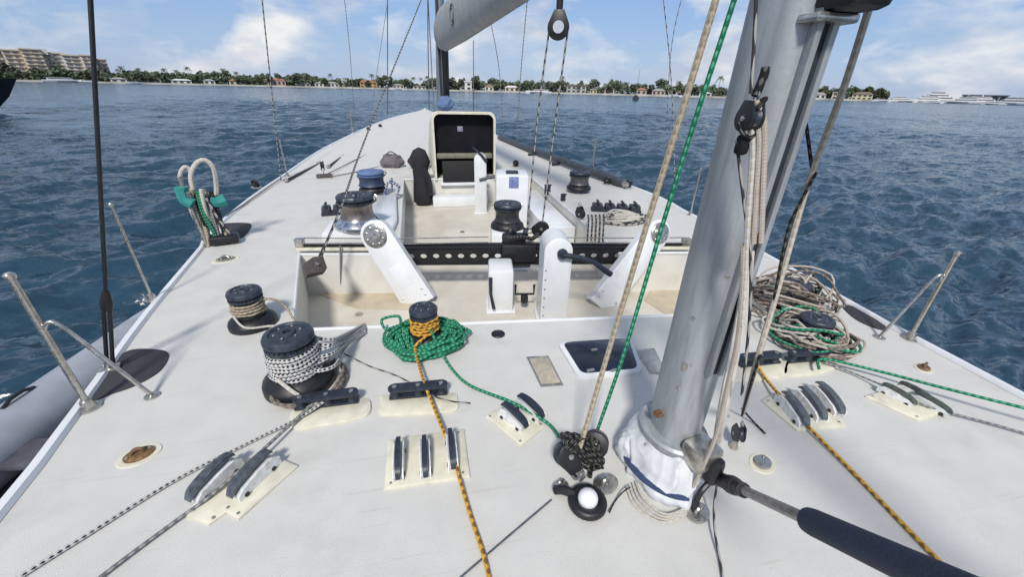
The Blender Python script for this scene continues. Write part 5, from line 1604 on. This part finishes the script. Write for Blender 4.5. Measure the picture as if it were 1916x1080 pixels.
for i, (px, lab) in enumerate((((690, 246), 'near port rail forward'), ((712, 240), 'between rail and hood at port'), ((1135, 345), 'at the near end of the dark pole'), ((1175, 352), 'on the starboard rail just aft of the pole'), ((965, 312), 'on the starboard side deck by the hood'), ((480, 352), 'on the port toe rail'))):
    c = D(*px)
    t = thing('deck_block', 'small dark turning block ' + lab, 'pulley block', c, 0.5)
    block_parts(t, (0, 0, 0.08), (1, 0.4, 0.3), (0, 0, -1), 0.06, 0.05)
    MB().box((0, 0, 0.012), (0.14, 0.10, 0.024), 0.3, 0.008).build('base', BROWN if i in (4,) else STEEL, t)

# ---- rescue sling bundle on the port rail
lb = D(388, 462)
ls = thing('rescue_loops', 'white rope loops with teal covers bundled on the port rail', 'rope bundle', lb)
dl = hdist(lb)
def lp(pts, r_, m_, nm, per=8):
    sub_rope([A(x, y, dl + dd) for x, y, dd in pts], r_, m_, ls, nm, per, 8, lb)
lp([(366, 372, 0), (357, 330, 0), (368, 305, 0), (385, 300, 0), (400, 316, 0), (405, 350, 0.05), (404, 380, 0.05)], 0.022, R_WHITE, 'loop')
lp([(345, 360, 0.1), (337, 330, 0.1), (345, 313, 0.1), (356, 320, 0.1), (357, 350, 0.1)], 0.020, R_WHITE, 'loop')
lp([(338, 350, 0.0), (346, 372, 0.0), (362, 382, -0.03)], 0.055, TEAL, 'teal_cover')
lp([(392, 374, 0.0), (406, 378, 0.0), (422, 374, 0.0)], 0.058, TEAL, 'teal_cover')
rn = random.Random(5)
for k in range(9):
    x0 = 346 + k * 6; x1 = 376 + k * 6
    m_ = [R_WHITE, R_GREY, R_TAN, R_BLACK, R_GREEN][k % 5]
    lp([(x0, 352 + rn.randint(0, 10), rn.uniform(-.05, .05)), (x0 + 14 + rn.randint(-4, 4), 400, rn.uniform(-.05, .05)), (x1 + rn.randint(-6, 6), 440, rn.uniform(-.05, .05)), (x1 + 2, 460, 0)], 0.020, m_, 'strand')
lp([(386, 370, -0.05), (410, 410, -0.05), (442, 450, -0.05)], 0.014, R_SPECK, 'lanyard')
MB().box(A(420, 446, dl) - lb, (0.26, 0.16, 0.09), 0.3, 0.03).build('black_pouch', BLACK, ls)
mb = MB().tube([(0, 0, 0), (-0.05, 0.02, 0.7)], 0.02, 10); mb.build('rail_post', STEEL, ls)

# ---- grey inflatable dinghy alongside
zc = -0.92
pA, pB = D(262, 604, -0.75), D(-20, 800, -0.75)
ddv = (pA - pB).normalized(); nrm = Vector((-ddv.y, ddv.x, 0))
if nrm.x > 0: nrm = -nrm
rT = 0.23
di = thing('inflatable_dinghy', 'grey inflatable dinghy tied along the port side', 'dinghy', Vector(((pA.x + pB.x) / 2, (pA.y + pB.y) / 2, WATER)))
o_ = di.location
pc = pB + (pA - pB) * 0.5
outer0, outer1 = pB - ddv * 1.6, pA + ddv * 0.25
inn = -nrm * 0.0
def at_(p, z): return Vector((p.x, p.y, z)) - o_
W_ = 0.95
# outboard tube is the visible one; inboard tube lies under the topsides
mb = MB()
out_p = [at_(outer0, zc), at_(pc, zc), at_(outer1, zc), at_(outer1 + ddv * 0.5 - nrm * 0.22, zc + 0.06), at_(outer1 + ddv * 0.62 - nrm * 0.5, zc + 0.1)]
mb.tube(spline(out_p, 12), rT, 24)
mb.build('outboard_tube', HYP, di)
in_p = [at_(outer0 - nrm * W_, zc - 0.12), at_(pc - nrm * W_, zc - 0.12), at_(outer1 - nrm * W_, zc - 0.12), at_(outer1 + ddv * 0.5 - nrm * 0.75, zc - 0.02), at_(outer1 + ddv * 0.62 - nrm * 0.5, zc + 0.1)]
MB().tube(spline(in_p, 12), rT * 0.9, 24).build('inboard_tube', HYP, di)
MB().box(at_((outer0 + outer1) / 2 - nrm * W_ / 2, zc - 0.18), (W_ * 0.9, (outer1 - outer0).length * 0.95, 0.06), math.atan2(ddv.y, ddv.x) - math.pi / 2, 0.02).build('floor', PAD, di)
for k in (0.32, 0.56):
    c = outer0 + (outer1 - outer0) * k
    MB().tube([at_(c + nrm * 0.0 - ddv * 0.12, zc + rT * 1.0), at_(c - ddv * 0.05, zc + rT * 1.13), at_(c + ddv * 0.05, zc + rT * 1.13), at_(c + ddv * 0.12, zc + rT * 1.0)], 0.014, 6).build('grab_handle', BLACK, di)
MB().box(at_(outer0 + (outer1 - outer0) * 0.45 - nrm * W_ / 2, zc + 0.02), (W_ * 0.8, 0.26, 0.05), math.atan2(ddv.y, ddv.x) - math.pi / 2, 0.015).build('thwart', mat('purple_grey_bench', (0.07, 0.07, 0.09), 0.6, var=0.3, vscale=12), di)
MB().tube(spline([at_(outer0 - nrm * 0.3, zc + 0.02), at_(outer0 + ddv * 0.6 - nrm * 0.35, zc + 0.05), at_(outer0 + ddv * 1.1 - nrm * 0.28, zc - 0.05)], 6), 0.012, 6).build('painter', R_WHITE, di)

# ================================================================== FAR SHORE
def leaf_crown(seed, w, h, n, leaf, col_mat, lobes=7, z0=0.0):
    rn = random.Random(seed)
    cs = []
    for i in range(lobes):
        a = rn.uniform(0, 6.28); rr = rn.uniform(0, 0.62) * w / 2
        cs.append((Vector((rr * math.cos(a), rr * math.sin(a), z0 + h * rn.uniform(0.25, 0.8))), rn.uniform(0.22, 0.42) * w * 0.6, rn.uniform(0.16, 0.3) * h))
    mb = MB()
    for i in range(n):
        c, rx, rz_ = rn.choice(cs)
        d = Vector((rn.gauss(0, 1), rn.gauss(0, 1), rn.gauss(0, 1))).normalized() * rn.uniform(0.55, 1.05)
        p = c + Vector((d.x * rx, d.y * rx, d.z * rz_))
        s_ = leaf * rn.uniform(0.6, 1.4)
        u = Vector((rn.gauss(0, 1), rn.gauss(0, 1), rn.gauss(0, 0.6))).normalized()
        v = u.orthogonal().normalized()
        v = Matrix.Rotation(rn.uniform(0, 6.28), 3, u) @ v
        mb.add([p - u * s_ - v * s_ * 0.5, p + u * s_ * 0.2 - v * s_ * 0.7, p + u * s_ + v * s_ * 0.3, p - u * s_ * 0.2 + v * s_ * 0.7], [[0, 1, 2, 3]])
    return mb
GRN = [mat('foliage_deep', (0.082, 0.108, 0.066), 0.8, var=0.4, vscale=0.6), mat('foliage_mid', (0.088, 0.120, 0.064), 0.8, var=0.4, vscale=0.6), mat('foliage_olive', (0.092, 0.108, 0.055), 0.8, var=0.4, vscale=0.6)]  # greens paled so the shore haze sits in their colour
PALM = mat('palm_frond', (0.072, 0.098, 0.056), 0.7, var=0.4, vscale=0.8)
BARK = mat('palm_bark', (0.16, 0.13, 0.10), 0.9, var=0.3, vscale=2)
def bush_tree(seed, w, h, m_):
    root = bpy.data.objects.new('broadleaf_tree', None); COL.objects.link(root)
    mb = MB()
    mb.tube([(0, 0, -0.5), (0.1, 0, h * 0.3), (0.0, 0.1, h * 0.6)], [0.45, 0.3, 0.15], 7)
    rn = random.Random(seed)
    for k in range(4):
        a = k * 1.6 + rn.random()
        mb.tube([(0.05, 0, h * 0.3), (math.cos(a) * w * 0.18, math.sin(a) * w * 0.18, h * 0.55), (math.cos(a) * w * 0.3, math.sin(a) * w * 0.3, h * 0.7)], [0.2, 0.14, 0.06], 5)
    mb.build('trunk', BARK, root)
    leaf_crown(seed, w, h, 620, 0.75, m_, 8, h * 0.12).build('crown', m_, root, smooth=False)
    return root
def palm_tree(seed, h, fr):
    root = bpy.data.objects.new('palm_tree', None); COL.objects.link(root)
    rn = random.Random(seed)
    lean = Vector((rn.uniform(-1, 1), rn.uniform(-1, 1), 0))
    tp = Vector((0, 0, h)) + lean
    MB().tube(spline([(0, 0, -0.5), lean * 0.3 + Vector((0, 0, h * 0.5)), tp], 6), [0.32, 0.22, 0.2, 0.18], 7).build('trunk', BARK, root)
    mb = MB()
    for k in range(17):
        a = 2 * math.pi * k / 17 + rn.uniform(-.2, .2)
        el = rn.uniform(-0.5, 1.1)
        d = Vector((math.cos(a), math.sin(a), 0))
        L = fr * rn.uniform(0.8, 1.15)
        prev = tp
        pts = []
        for j in range(7):
            u = j / 6
            pts.append(tp + d * L * u * math.cos(el * (1 - u * 0.4)) + Vector((0, 0, L * (math.sin(el) * u - 0.75 * u * u))))
        sd = Vector((-d.y, d.x, 0))
        for j in range(6):
            for q in range(2):
                p0 = pts[j].lerp(pts[j + 1], q * 0.5); p1 = pts[j].lerp(pts[j + 1], q * 0.5 + 0.42)
                wl = fr * 0.26 * (1 - abs(j / 6 - 0.4))
                for s_ in (-1, 1):
                    mb.add([p0, p1, p1 + sd * s_ * wl + Vector((0, 0, -wl * 0.7)) + d * wl * 0.4], [[0, 1, 2]])
    mb.build('fronds', PALM, root, smooth=False)
    return root
SHORE_D = lambda px: 560 if px < 780 else 470 if px < 1400 else 620
# land strip behind the waterline, seawall, distant wood
def strip(x0, x1, off0, off1, z0, z1, dist=SHORE_D):
    vs, fs = [], []
    xs = list(np.linspace(x0, x1, 60))
    for x in xs:
        a, b = shore(x, dist(x) + off0), shore(x, dist(x) + off1)
        vs += [Vector((a.x, a.y, z0)), Vector((a.x, a.y, z1)), Vector((b.x, b.y, z1)), Vector((b.x, b.y, z0))]
    for i in range(len(xs) - 1):
        for k in range(3):
            fs.append([i * 4 + k, i * 4 + k + 1, i * 4 + 4 + k + 1, i * 4 + 4 + k])
    return MB().add(vs, fs)
SD = lambda px: 560 - 90 * min(1, max(0, (px - 740) / 90)) + 150 * min(1, max(0, (px - 1380) / 120))
tag(strip(-500, 2500, 3, 260, WATER - 1, WATER + 1.3, SD).build('land', mat('shore_grass', (0.10, 0.11, 0.055), 0.9, var=0.4, vscale=0.05)), 'low green shore across the water', kind='structure')
sw = strip(-500, 2500, 0, 2.5, WATER - 1, WATER + 1.55, SD).build('seawall', mat('pale_seawall', (0.44, 0.42, 0.38), 0.85, var=0.35, vscale=0.08))
tag(sw, 'long pale concrete seawall along the far shore', 'seawall')
rn = random.Random(9)
mb = MB()
for i in range(22000):
    px = rn.uniform(-100, 1660)
    if 1370 < px < 1500 and rn.random() < 0.3: continue
    hh = 11.5 * (0.6 + 0.6 * noise.noise(Vector((px * 0.03, 0, 0))) + 0.4 * noise.noise(Vector((px * 0.11, 3, 0)))) + 2.2
    if px > 1500: hh *= 1.1
    p = shore(px, SD(px) + rn.uniform(26, 70))
    p.z = WATER + 1 + rn.random() ** 0.6 * max(3.0, hh)
    s_ = rn.uniform(0.8, 1.9)
    u = Vector((rn.gauss(0, 1), rn.gauss(0, 1), rn.gauss(0, 1))).normalized(); v = u.orthogonal()
    mb.add([p - u * s_, p + v * s_ * 0.8, p + u * s_, p - v * s_ * 0.8], [[0, 1, 2, 3]])
o = mb.build('shore_thicket', GRN[0], smooth=False)
tag(o, 'continuous dark green thicket behind the shore houses', 'thicket', kind='stuff')
protos = [bush_tree(1, 11, 9, GRN[0]), bush_tree(2, 14, 10, GRN[1]), bush_tree(3, 9, 8, GRN[2]), bush_tree(4, 13, 12, GRN[0])]
palms = [palm_tree(1, 11, 3.6), palm_tree(2, 13.5, 4.0), palm_tree(3, 9, 3.4)]
used = set()
def plant(proto, px, off, sc, label, cat, group):
    o = proto if proto.name not in used else copy_tree(proto)
    used.add(proto.name)
    o.location = shore(px, SD(px) + off, WATER + 1.1)
    o.rotation_euler = (0, 0, rn.uniform(0, 6.28))
    o.scale = (sc, sc, sc * rn.uniform(0.85, 1.15))
    tag(o, label, cat, group)
HOUSES = [
    (222, 26, 9, 'white', 'grey', 'white house nearest the apartment block'),
    (265, 22, 8, 'white', 'brown', 'small white house with brown roof right of the black shroud'),
    (290, 20, 11, 'grey', 'brown', 'grey house with brown roof among the left palms'),
    (340, 34, 9, 'white', 'white', 'low white flat roofed house left of the speckled backstay', 0),
    (392, 20, 10, 'white', 'grey', 'white house between two green trees left of centre'),
    (445, 30, 11, 'cream', 'terracotta', 'cream house with terracotta roof left of the backstay'),
    (515, 40, 15, 'pink', 'terracotta', 'wide pink house behind the speckled backstay'),
    (568, 26, 8, 'grey', 'brown', 'low grey house right of the pink house'),
    (612, 46, 10, 'white', 'grey', 'long white waterfront house with grey roof'),
    (645, 22, 15, 'white', 'white', 'tall white house behind the long waterfront house', 30, False, 2),
    (690, 34, 15, 'orange', 'terracotta', 'orange house left of the grey stay', 8, True, 2),
    (742, 30, 9, 'cream', 'grey', 'cream house just right of the grey stay'),
    (785, 26, 7, 'white', 'brown', 'small white house left of the main mast'),
    (872, 24, 18, 'white', 'white', 'white two storey house right of the main mast', 6, False, 2),
    (915, 18, 12, 'white', 'terracotta', 'small white house with terracotta roof under the boom'),
    (958, 30, 11, 'cream', 'white', 'cream house with flat white roof behind the motor yacht'),
    (1078, 40, 15, 'grey', 'brown', 'long grey house with brown roof right of the sheet falls', 14, False, 2),
    (1110, 14, 10, 'yellow', 'grey', 'narrow yellow house right of centre'),
    (1140, 20, 13, 'pink', 'brown', 'pink house in the trees left of the far sailboat'),
    (1200, 20, 13, 'pink', 'terracotta', 'pink house with terracotta roof behind the far sailboat'),
    (1232, 26, 12, 'pink', 'grey', 'pale pink house left of the tan rope'),
    (1276, 24, 9, 'white', 'terracotta', 'white house behind the tan rope'),
    (1320, 24, 8, 'white', 'white', 'low white house behind the green rope', 0),
    (1530, 26, 12, 'white', 'grey', 'white house just right of the mizzen mast'),
    (1572, 30, 14, 'cream', 'grey', 'cream house left of the grey tan rope', 10, False, 2),
    (1612, 34, 15, 'yellow', 'brown', 'yellow house right of the grey tan rope', 10, True, 2),
]
def beside(px, off, kind):
    h_ = min(HOUSES, key=lambda q: abs(q[0] - px))
    d_ = px - h_[0]
    lab = h_[5]
    if off < 10 and abs(d_) < h_[1] / 2: w_ = 'in front of'
    elif abs(d_) < h_[1] / 2: w_ = 'behind'
    else: w_ = 'left of' if d_ < 0 else 'right of'
    out = kind + ' ' + w_ + ' the ' + lab
    return ' '.join(out.split()[:16])
x = 195
while x < 1372:
    hgt = 1.05 + 0.40 * noise.noise(Vector((x * 0.02, 7, 0)))
    if not (rn.random() < 0.12):
        k = rn.choice((0, 0, 1, 2, 3))
        lb_ = ('dark green tree', 'mid green tree', 'olive tree', 'tall dark tree')[k]
        of_ = rn.uniform(5, 9) if rn.random() < 0.2 else rn.uniform(22, 50)
        plant(protos[k], x, of_, hgt * rn.uniform(0.7, 1.1), beside(x, of_, lb_), 'tree', 'bushy trees along the far shore')
    x += rn.uniform(9, 21)
x = 1512
while x < 1655:
    k = rn.choice((1, 2, 2))
    of_ = rn.uniform(12, 45)
    plant(protos[k], x, of_, rn.uniform(1.1, 1.5), beside(x, of_, ('', 'green tree', 'yellow green tree')[k]), 'tree', 'trees by the marina')
    x += rn.uniform(9, 17)
x = 196
while x < 1368:
    of_ = rn.uniform(8, 55)
    plant(palms[rn.randrange(3)], x, of_, rn.uniform(0.75, 1.1), beside(x, of_, 'palm'), 'palm tree', 'palms along the far shore')
    x += rn.choice((6, 12, 18, 30, 44))

# ---- houses on the far shore
WALLS = {'white': (0.62, 0.61, 0.58), 'cream': (0.55, 0.49, 0.38), 'pink': (0.48, 0.36, 0.31), 'orange': (0.45, 0.27, 0.14), 'grey': (0.40, 0.40, 0.39), 'yellow': (0.58, 0.52, 0.33)}
ROOFS = {'grey': (0.30, 0.30, 0.29), 'terracotta': (0.30, 0.15, 0.09), 'white': (0.60, 0.60, 0.57), 'brown': (0.17, 0.13, 0.10)}
WIN = mat('far_window', (0.03, 0.04, 0.05), 0.2, var=0.2, vscale=1)
def house(px, wpx, hpx, wall, roof, label, off=10, hip=True, floors=1):
    dist = SD(px) + off
    mp_ = m_per_px(dist, px)
    w, h = wpx * mp_, hpx * mp_
    loc = shore(px, dist, WATER + 1.2)
    t = thing('shore_house', label, 'house', loc, -math.atan2(loc.x, loc.y))
    wm = mat('wall_' + wall, WALLS[wall], 0.8, var=0.12, vscale=0.4)
    rm = mat('roof_' + roof, ROOFS[roof], 0.8, var=0.2, vscale=0.5)
    dp = max(8, w * 0.5)
    hw_ = h * (0.68 if hip else 0.86)
    MB().box((0, dp / 2, hw_ / 2), (w, dp, hw_)).build('wall', wm, t, smooth=False)
    e = 0.7
    if hip:
        r_ = [(-w / 2 - e, -e, hw_), (w / 2 + e, -e, hw_), (w / 2 + e, dp + e, hw_), (-w / 2 - e, dp + e, hw_), (-w / 2 + min(dp, w) * 0.42, dp / 2, h), (w / 2 - min(dp, w) * 0.42, dp / 2, h)]
        MB().add(r_, [[0, 1, 5, 4], [1, 2, 5], [2, 3, 4, 5], [3, 0, 4], [3, 2, 1, 0]]).build('roof', rm, t, smooth=False)
    else:
        MB().box((0, dp / 2, hw_ + (h - hw_) / 2), (w + 1.2, dp + 1.2, h - hw_)).build('roof', rm, t, smooth=False)
    n = max(2, int(w / 4.2))
    for f in range(floors):
        zz = hw_ * (f + 0.5) / floors
        for i in range(n):
            xx = -w / 2 + w * (i + 0.5) / n
            wd = MB().box((xx, -0.04, zz), (w / n * 0.55, 0.12, hw_ / floors * 0.5)).build('window', WIN, t, smooth=False)
            MB().box((xx, -0.10, zz - hw_ / floors * 0.27), (w / n * 0.62, 0.22, 0.14)).build('sill', wm, wd, smooth=False)
    return t
for hspec in HOUSES:
    house(*hspec)

# ---- apartment block at the left
AD = 620
mp_ = m_per_px(AD, 85)
ap = shore(85, AD, WATER + 1.2)
apt = thing('apartment_block', 'large tan and pink stepped apartment block on the left shore', 'apartment building', ap, -math.atan2(ap.x, ap.y))
AW = [mat('apt_tan', (0.55, 0.50, 0.43), 0.85, var=0.12, vscale=0.2), mat('apt_pink', (0.62, 0.54, 0.49), 0.85, var=0.12, vscale=0.2), mat('apt_grey', (0.58, 0.57, 0.55), 0.85, var=0.12, vscale=0.2), mat('apt_orange', (0.58, 0.48, 0.37), 0.85, var=0.1, vscale=0.2)]
WINA = mat('apt_window', (0.16, 0.17, 0.19), 0.3, var=0.3, vscale=0.3)
SLAB = mat('balcony_slab', (0.52, 0.46, 0.38), 0.8, var=0.1, vscale=0.3)
for (x0, x1, top, dy, mi) in ((-60, 8, 86, 0, 1), (8, 40, 94, 14, 2), (40, 66, 92, 4, 0), (66, 96, 90, -6, 3), (96, 124, 94, 12, 2), (124, 152, 98, 4, 2), (152, 174, 98, -4, 1), (174, 194, 104, 6, 1)):
    wx = (x1 - x0) * mp_; xc = ((x0 + x1) / 2 - 85) * mp_
    h = (146 - top + ((x0 + x1) / 2 - 85) * 0.024) * mp_
    wl = MB().box((xc, dy + 10, h / 2), (wx, 20, h)).build('wing', AW[mi], apt, smooth=False)
    nf = max(6, int(h / 3.1))
    for f in range(nf):
        z = h * (f + 0.5) / nf
        MB().box((xc - wx * 0.22, dy - 0.05, z), (wx * rn.uniform(0.14, 0.36), 0.3, h / nf * 0.5)).build('window', WINA, wl, smooth=False)
        MB().box((xc + wx * 0.22, dy - 0.05, z), (wx * rn.uniform(0.14, 0.36), 0.3, h / nf * 0.5)).build('window', WINA, wl, smooth=False)
        MB().box((xc, dy - 0.6, z - h / nf * 0.36), (wx * 0.9, 1.2, 0.5)).build('balcony', SLAB, wl, smooth=False)
    MB().box((xc, dy + 9, h + 0.5), (wx + 0.8, 20.5, 1.0)).build('parapet', SLAB, apt, smooth=False)
for (xx, top, w) in ((32, 82, 10), (101, 86, 9), (60, 88, 6), (130, 90, 8)):
    MB().box(((xx - 85) * mp_, 12, (146 - top) * mp_ - 2.5), (w * mp_, 8, 5)).build('roof_plant', AW[2], apt, smooth=False)
x = 15
while x < 190:
    k = rn.choice((0, 1, 3))
    plant(protos[k], x, rn.uniform(14, 40), rn.uniform(0.4, 0.6), ('dark green tree', 'mid green tree', '', 'tall dark tree')[k] + (' before the left wing' if x < 65 else ' before the orange middle wing' if x < 110 else ' before the right wing') + ' of the apartment block', 'tree', 'trees below the apartment block')
    x += rn.uniform(14, 26)

# ---- boats
YW = mat('yacht_white', (0.72, 0.73, 0.74), 0.3, var=0.05, vscale=0.5)
YG = mat('yacht_glass', (0.02, 0.025, 0.035), 0.15, var=0.2, vscale=1)
def hull_mesh(L, B, Hh, flare=0.25, n=16, sheer_=0.25):
    secs_ = []
    for i in range(n + 1):
        u = i / n
        bw = B / 2 * (1 - max(0, (u - 0.45) / 0.55) ** 2.2) if u > 0.45 else B / 2 * (0.92 + 0.08 * u / 0.45)
        top = Hh * (1 + sheer_ * u ** 2)
        x = -L / 2 + L * u
        rk = flare * Hh * u ** 2
        secs_.append([Vector((x + rk, -bw, top)), Vector((x + rk * 0.6, -bw * 0.97, top * 0.5)), Vector((x, -bw * 0.75, 0.0)), Vector((x, -bw * 0.5, -0.6)), Vector((x, bw * 0.5, -0.6)), Vector((x, bw * 0.75, 0.0)), Vector((x + rk * 0.6, bw * 0.97, top * 0.5)), Vector((x + rk, bw, top))])
    vs = [p for s_ in secs_ for p in s_]
    fs = []
    for i in range(n):
        for k in range(7):
            fs.append([i * 8 + k, i * 8 + k + 1, (i + 1) * 8 + k + 1, (i + 1) * 8 + k])
        fs.append([i * 8 + 7, i * 8, (i + 1) * 8, (i + 1) * 8 + 7])
    fs.append([7, 6, 5, 4, 3, 2, 1, 0])
    return MB().add(vs, fs)
def motor_yacht(px, L, dist, rz, label, tiers=2, Hh=None, mast=True):
    if px > 1600: L *= 0.8
    loc = shore(px, dist, WATER)
    t = thing('motor_yacht', label, 'motor yacht', loc, rz - math.atan2(loc.x, loc.y), 'white motor yachts')
    Hh = Hh or L * 0.085
    hl = hull_mesh(L, L * 0.2, Hh).build('hull', YW, t)
    MB().box((L * 0.08, 0, Hh * 0.55), (L * 0.5, L * 0.198, Hh * 0.16)).build('porthole_band', YG, hl, smooth=False)
    z = Hh
    x0, x1 = -L * 0.38, L * 0.24
    for k in range(tiers):
        hh = L * 0.062
        w = L * (0.16 - 0.025 * k)
        mb = MB()
        P = [(x0, z), (x1, z), (x1 - L * 0.07, z + hh), (x0 + L * 0.01, z + hh)]
        mb.add([Vector((a, -w / 2, b)) for a, b in P] + [Vector((a, w / 2, b)) for a, b in P], [[0, 1, 2, 3], [7, 6, 5, 4], [0, 4, 5, 1], [1, 5, 6, 2], [2, 6, 7, 3], [3, 7, 4, 0]])
        dk = mb.build('superstructure', YW, t, smooth=False)
        MB().box(((x0 + x1) / 2 - L * 0.015, 0, z + hh * 0.52), ((x1 - x0) * 0.86, w + 0.06, hh * 0.36)).build('window_band', YG, dk, smooth=False)
        MB().box(((x0 + x1) / 2 - L * 0.05, 0, z + hh + 0.06), ((x1 - x0) * 0.98, w + L * 0.015, 0.14)).build('deck_overhang', YW, dk, smooth=False)
        z += hh + 0.12
        x0, x1 = x0 + L * 0.05, x1 - L * 0.10
    if mast:
        MB().tube([(-L * 0.08, 0, z), (-L * 0.11, 0, z + L * 0.06)], [L * 0.012, L * 0.004], 6).build('radar_mast', YW, t)
        MB().box((-L * 0.10, 0, z + L * 0.035), (L * 0.012, L * 0.09, L * 0.008)).build('radar_bar', YW, t)
    return t
motor_yacht(1008, 25, 440, math.pi, 'white motor yacht moored before the shore below the sheet falls', 1)
motor_yacht(1690, 30, 610, 0.3, 'leftmost big white motor yacht in the marina', 2)
motor_yacht(1728, 38, 625, math.pi + 0.2, 'white motor yacht second from left in the marina', 2)
motor_yacht(1762, 48, 640, 0.15, 'tallest white superyacht in the marina with high radar mast', 3)
motor_yacht(1800, 36, 615, math.pi, 'white motor yacht in front of the low dark building', 2)
motor_yacht(1842, 40, 630, 0.2, 'white motor yacht right of the low dark building', 2)
motor_yacht(1890, 38, 620, math.pi - 0.2, 'rightmost white motor yacht in the marina', 2)
motor_yacht(1650, 20, 600, 0.1, 'small white motor yacht at the left end of the marina', 1, mast=False)
motor_yacht(1748, 18, 585, 0.0, 'small white boat in front of the tallest superyacht', 1, mast=False)
motor_yacht(1862, 20, 585, math.pi, 'small white boat in front of the right marina yachts', 1, mast=False)
motor_yacht(118, 26, 545, 0.1, 'white motor yacht moored below the apartment block', 1, mast=False)
motor_yacht(160, 16, 545, math.pi, 'small white boat right of the yacht below the apartment block', 1, mast=False)
motor_yacht(250, 14, 552, 0.2, 'small white boat at the seawall right of the black shroud', 1, mast=False)
motor_yacht(742, 16, 500, 0.0, 'small white boat at the seawall near the grey stay', 1, mast=False)
motor_yacht(1262, 14, 455, 0.0, 'small white boat at the seawall behind the tan rope', 1, mast=False)
wl_ = shore(1838, 700, WATER + 1.2)
t = thing('marina_shed', 'long low dark marina building behind the right yachts', 'building', wl_, -math.atan2(wl_.x, wl_.y))
MB().box((0, 6, 3.5), (34, 12, 7)).build('wall', mat('shed_blue', (0.16, 0.20, 0.26), 0.6, var=0.2, vscale=0.3), t, smooth=False)
MB().box((0, 6, 7.4), (36, 14, 0.8)).build('roof', mat('shed_roof', (0.12, 0.15, 0.19), 0.6, var=0.2, vscale=0.3), t, smooth=False)
for k in range(6):
    MB().box((-14 + 5.6 * k, -0.1, 4), (3.8, 0.3, 5)).build('door', YG, t, smooth=False)
# far sailing boat, stern on
sl_ = shore(1191, 185, WATER)
t = thing('far_sailboat', 'small dark sailboat seen end on near the far shore', 'sailboat', sl_, math.pi / 2 - math.atan2(sl_.x, sl_.y))
hull_mesh(9, 2.6, 1.1).build('hull', mat('dark_hull', (0.03, 0.04, 0.06), 0.4, var=0.2, vscale=1), t)
MB().box((0, 0, 1.5), (4, 1.7, 0.9), 0, 0.2).build('cabin', mat('dark_cabin', (0.06, 0.07, 0.09), 0.5, var=0.2, vscale=1), t)
MB().tube([(0.8, 0, 1.2), (0.8, 0, 11)], 0.07, 6).build('mast', WIRE, t)
MB().tube([(0.8, 0, 2.7), (-3.2, 0, 2.7)], 0.26, 8).build('sail_cover', BLUEC, t)
# dark neighbouring yacht, only its bow in view
bq = shore(-62, 52, WATER)
t = thing('black_hulled_yacht', 'black yacht bow entering at the left edge', 'yacht', bq, 0)
L_ = 11.0
bow = A(32, 146, 56); stx = A(-190, 150, 56)
dirb = Vector((bow.x - stx.x, bow.y - stx.y, 0)).normalized()
t.rotation_euler = (0, 0, math.atan2(dirb.y, dirb.x))
tip_h = (bow.z - WATER)
t.location = Vector((bow.x, bow.y, WATER)) - dirb * (L_ / 2 + 0.83 * tip_h)
hull_mesh(L_, 3.2, tip_h / 1.25, flare=0.9 * 1.15).build('hull', mat('black_hull', (0.012, 0.013, 0.018), 0.3, var=0.2, vscale=1), t)
MB().box((-2.2, 0, tip_h * 0.85 + 0.35), (4.5, 1.9, 0.8), 0, 0.2).build('cabin', YW, t)
MB().box((-2.2, 0, tip_h * 0.85 + 0.4), (3.6, 1.94, 0.28), 0, 0.02).build('cabin_window', YG, t)
MB().tube([(L_ / 2 + 0.9, 0, tip_h * 0.98), (L_ / 2 - 1.2, 0.75, tip_h * 0.95), (0, 1.4, tip_h * 0.82)], 0.04, 6).build('rub_rail', YW, t)
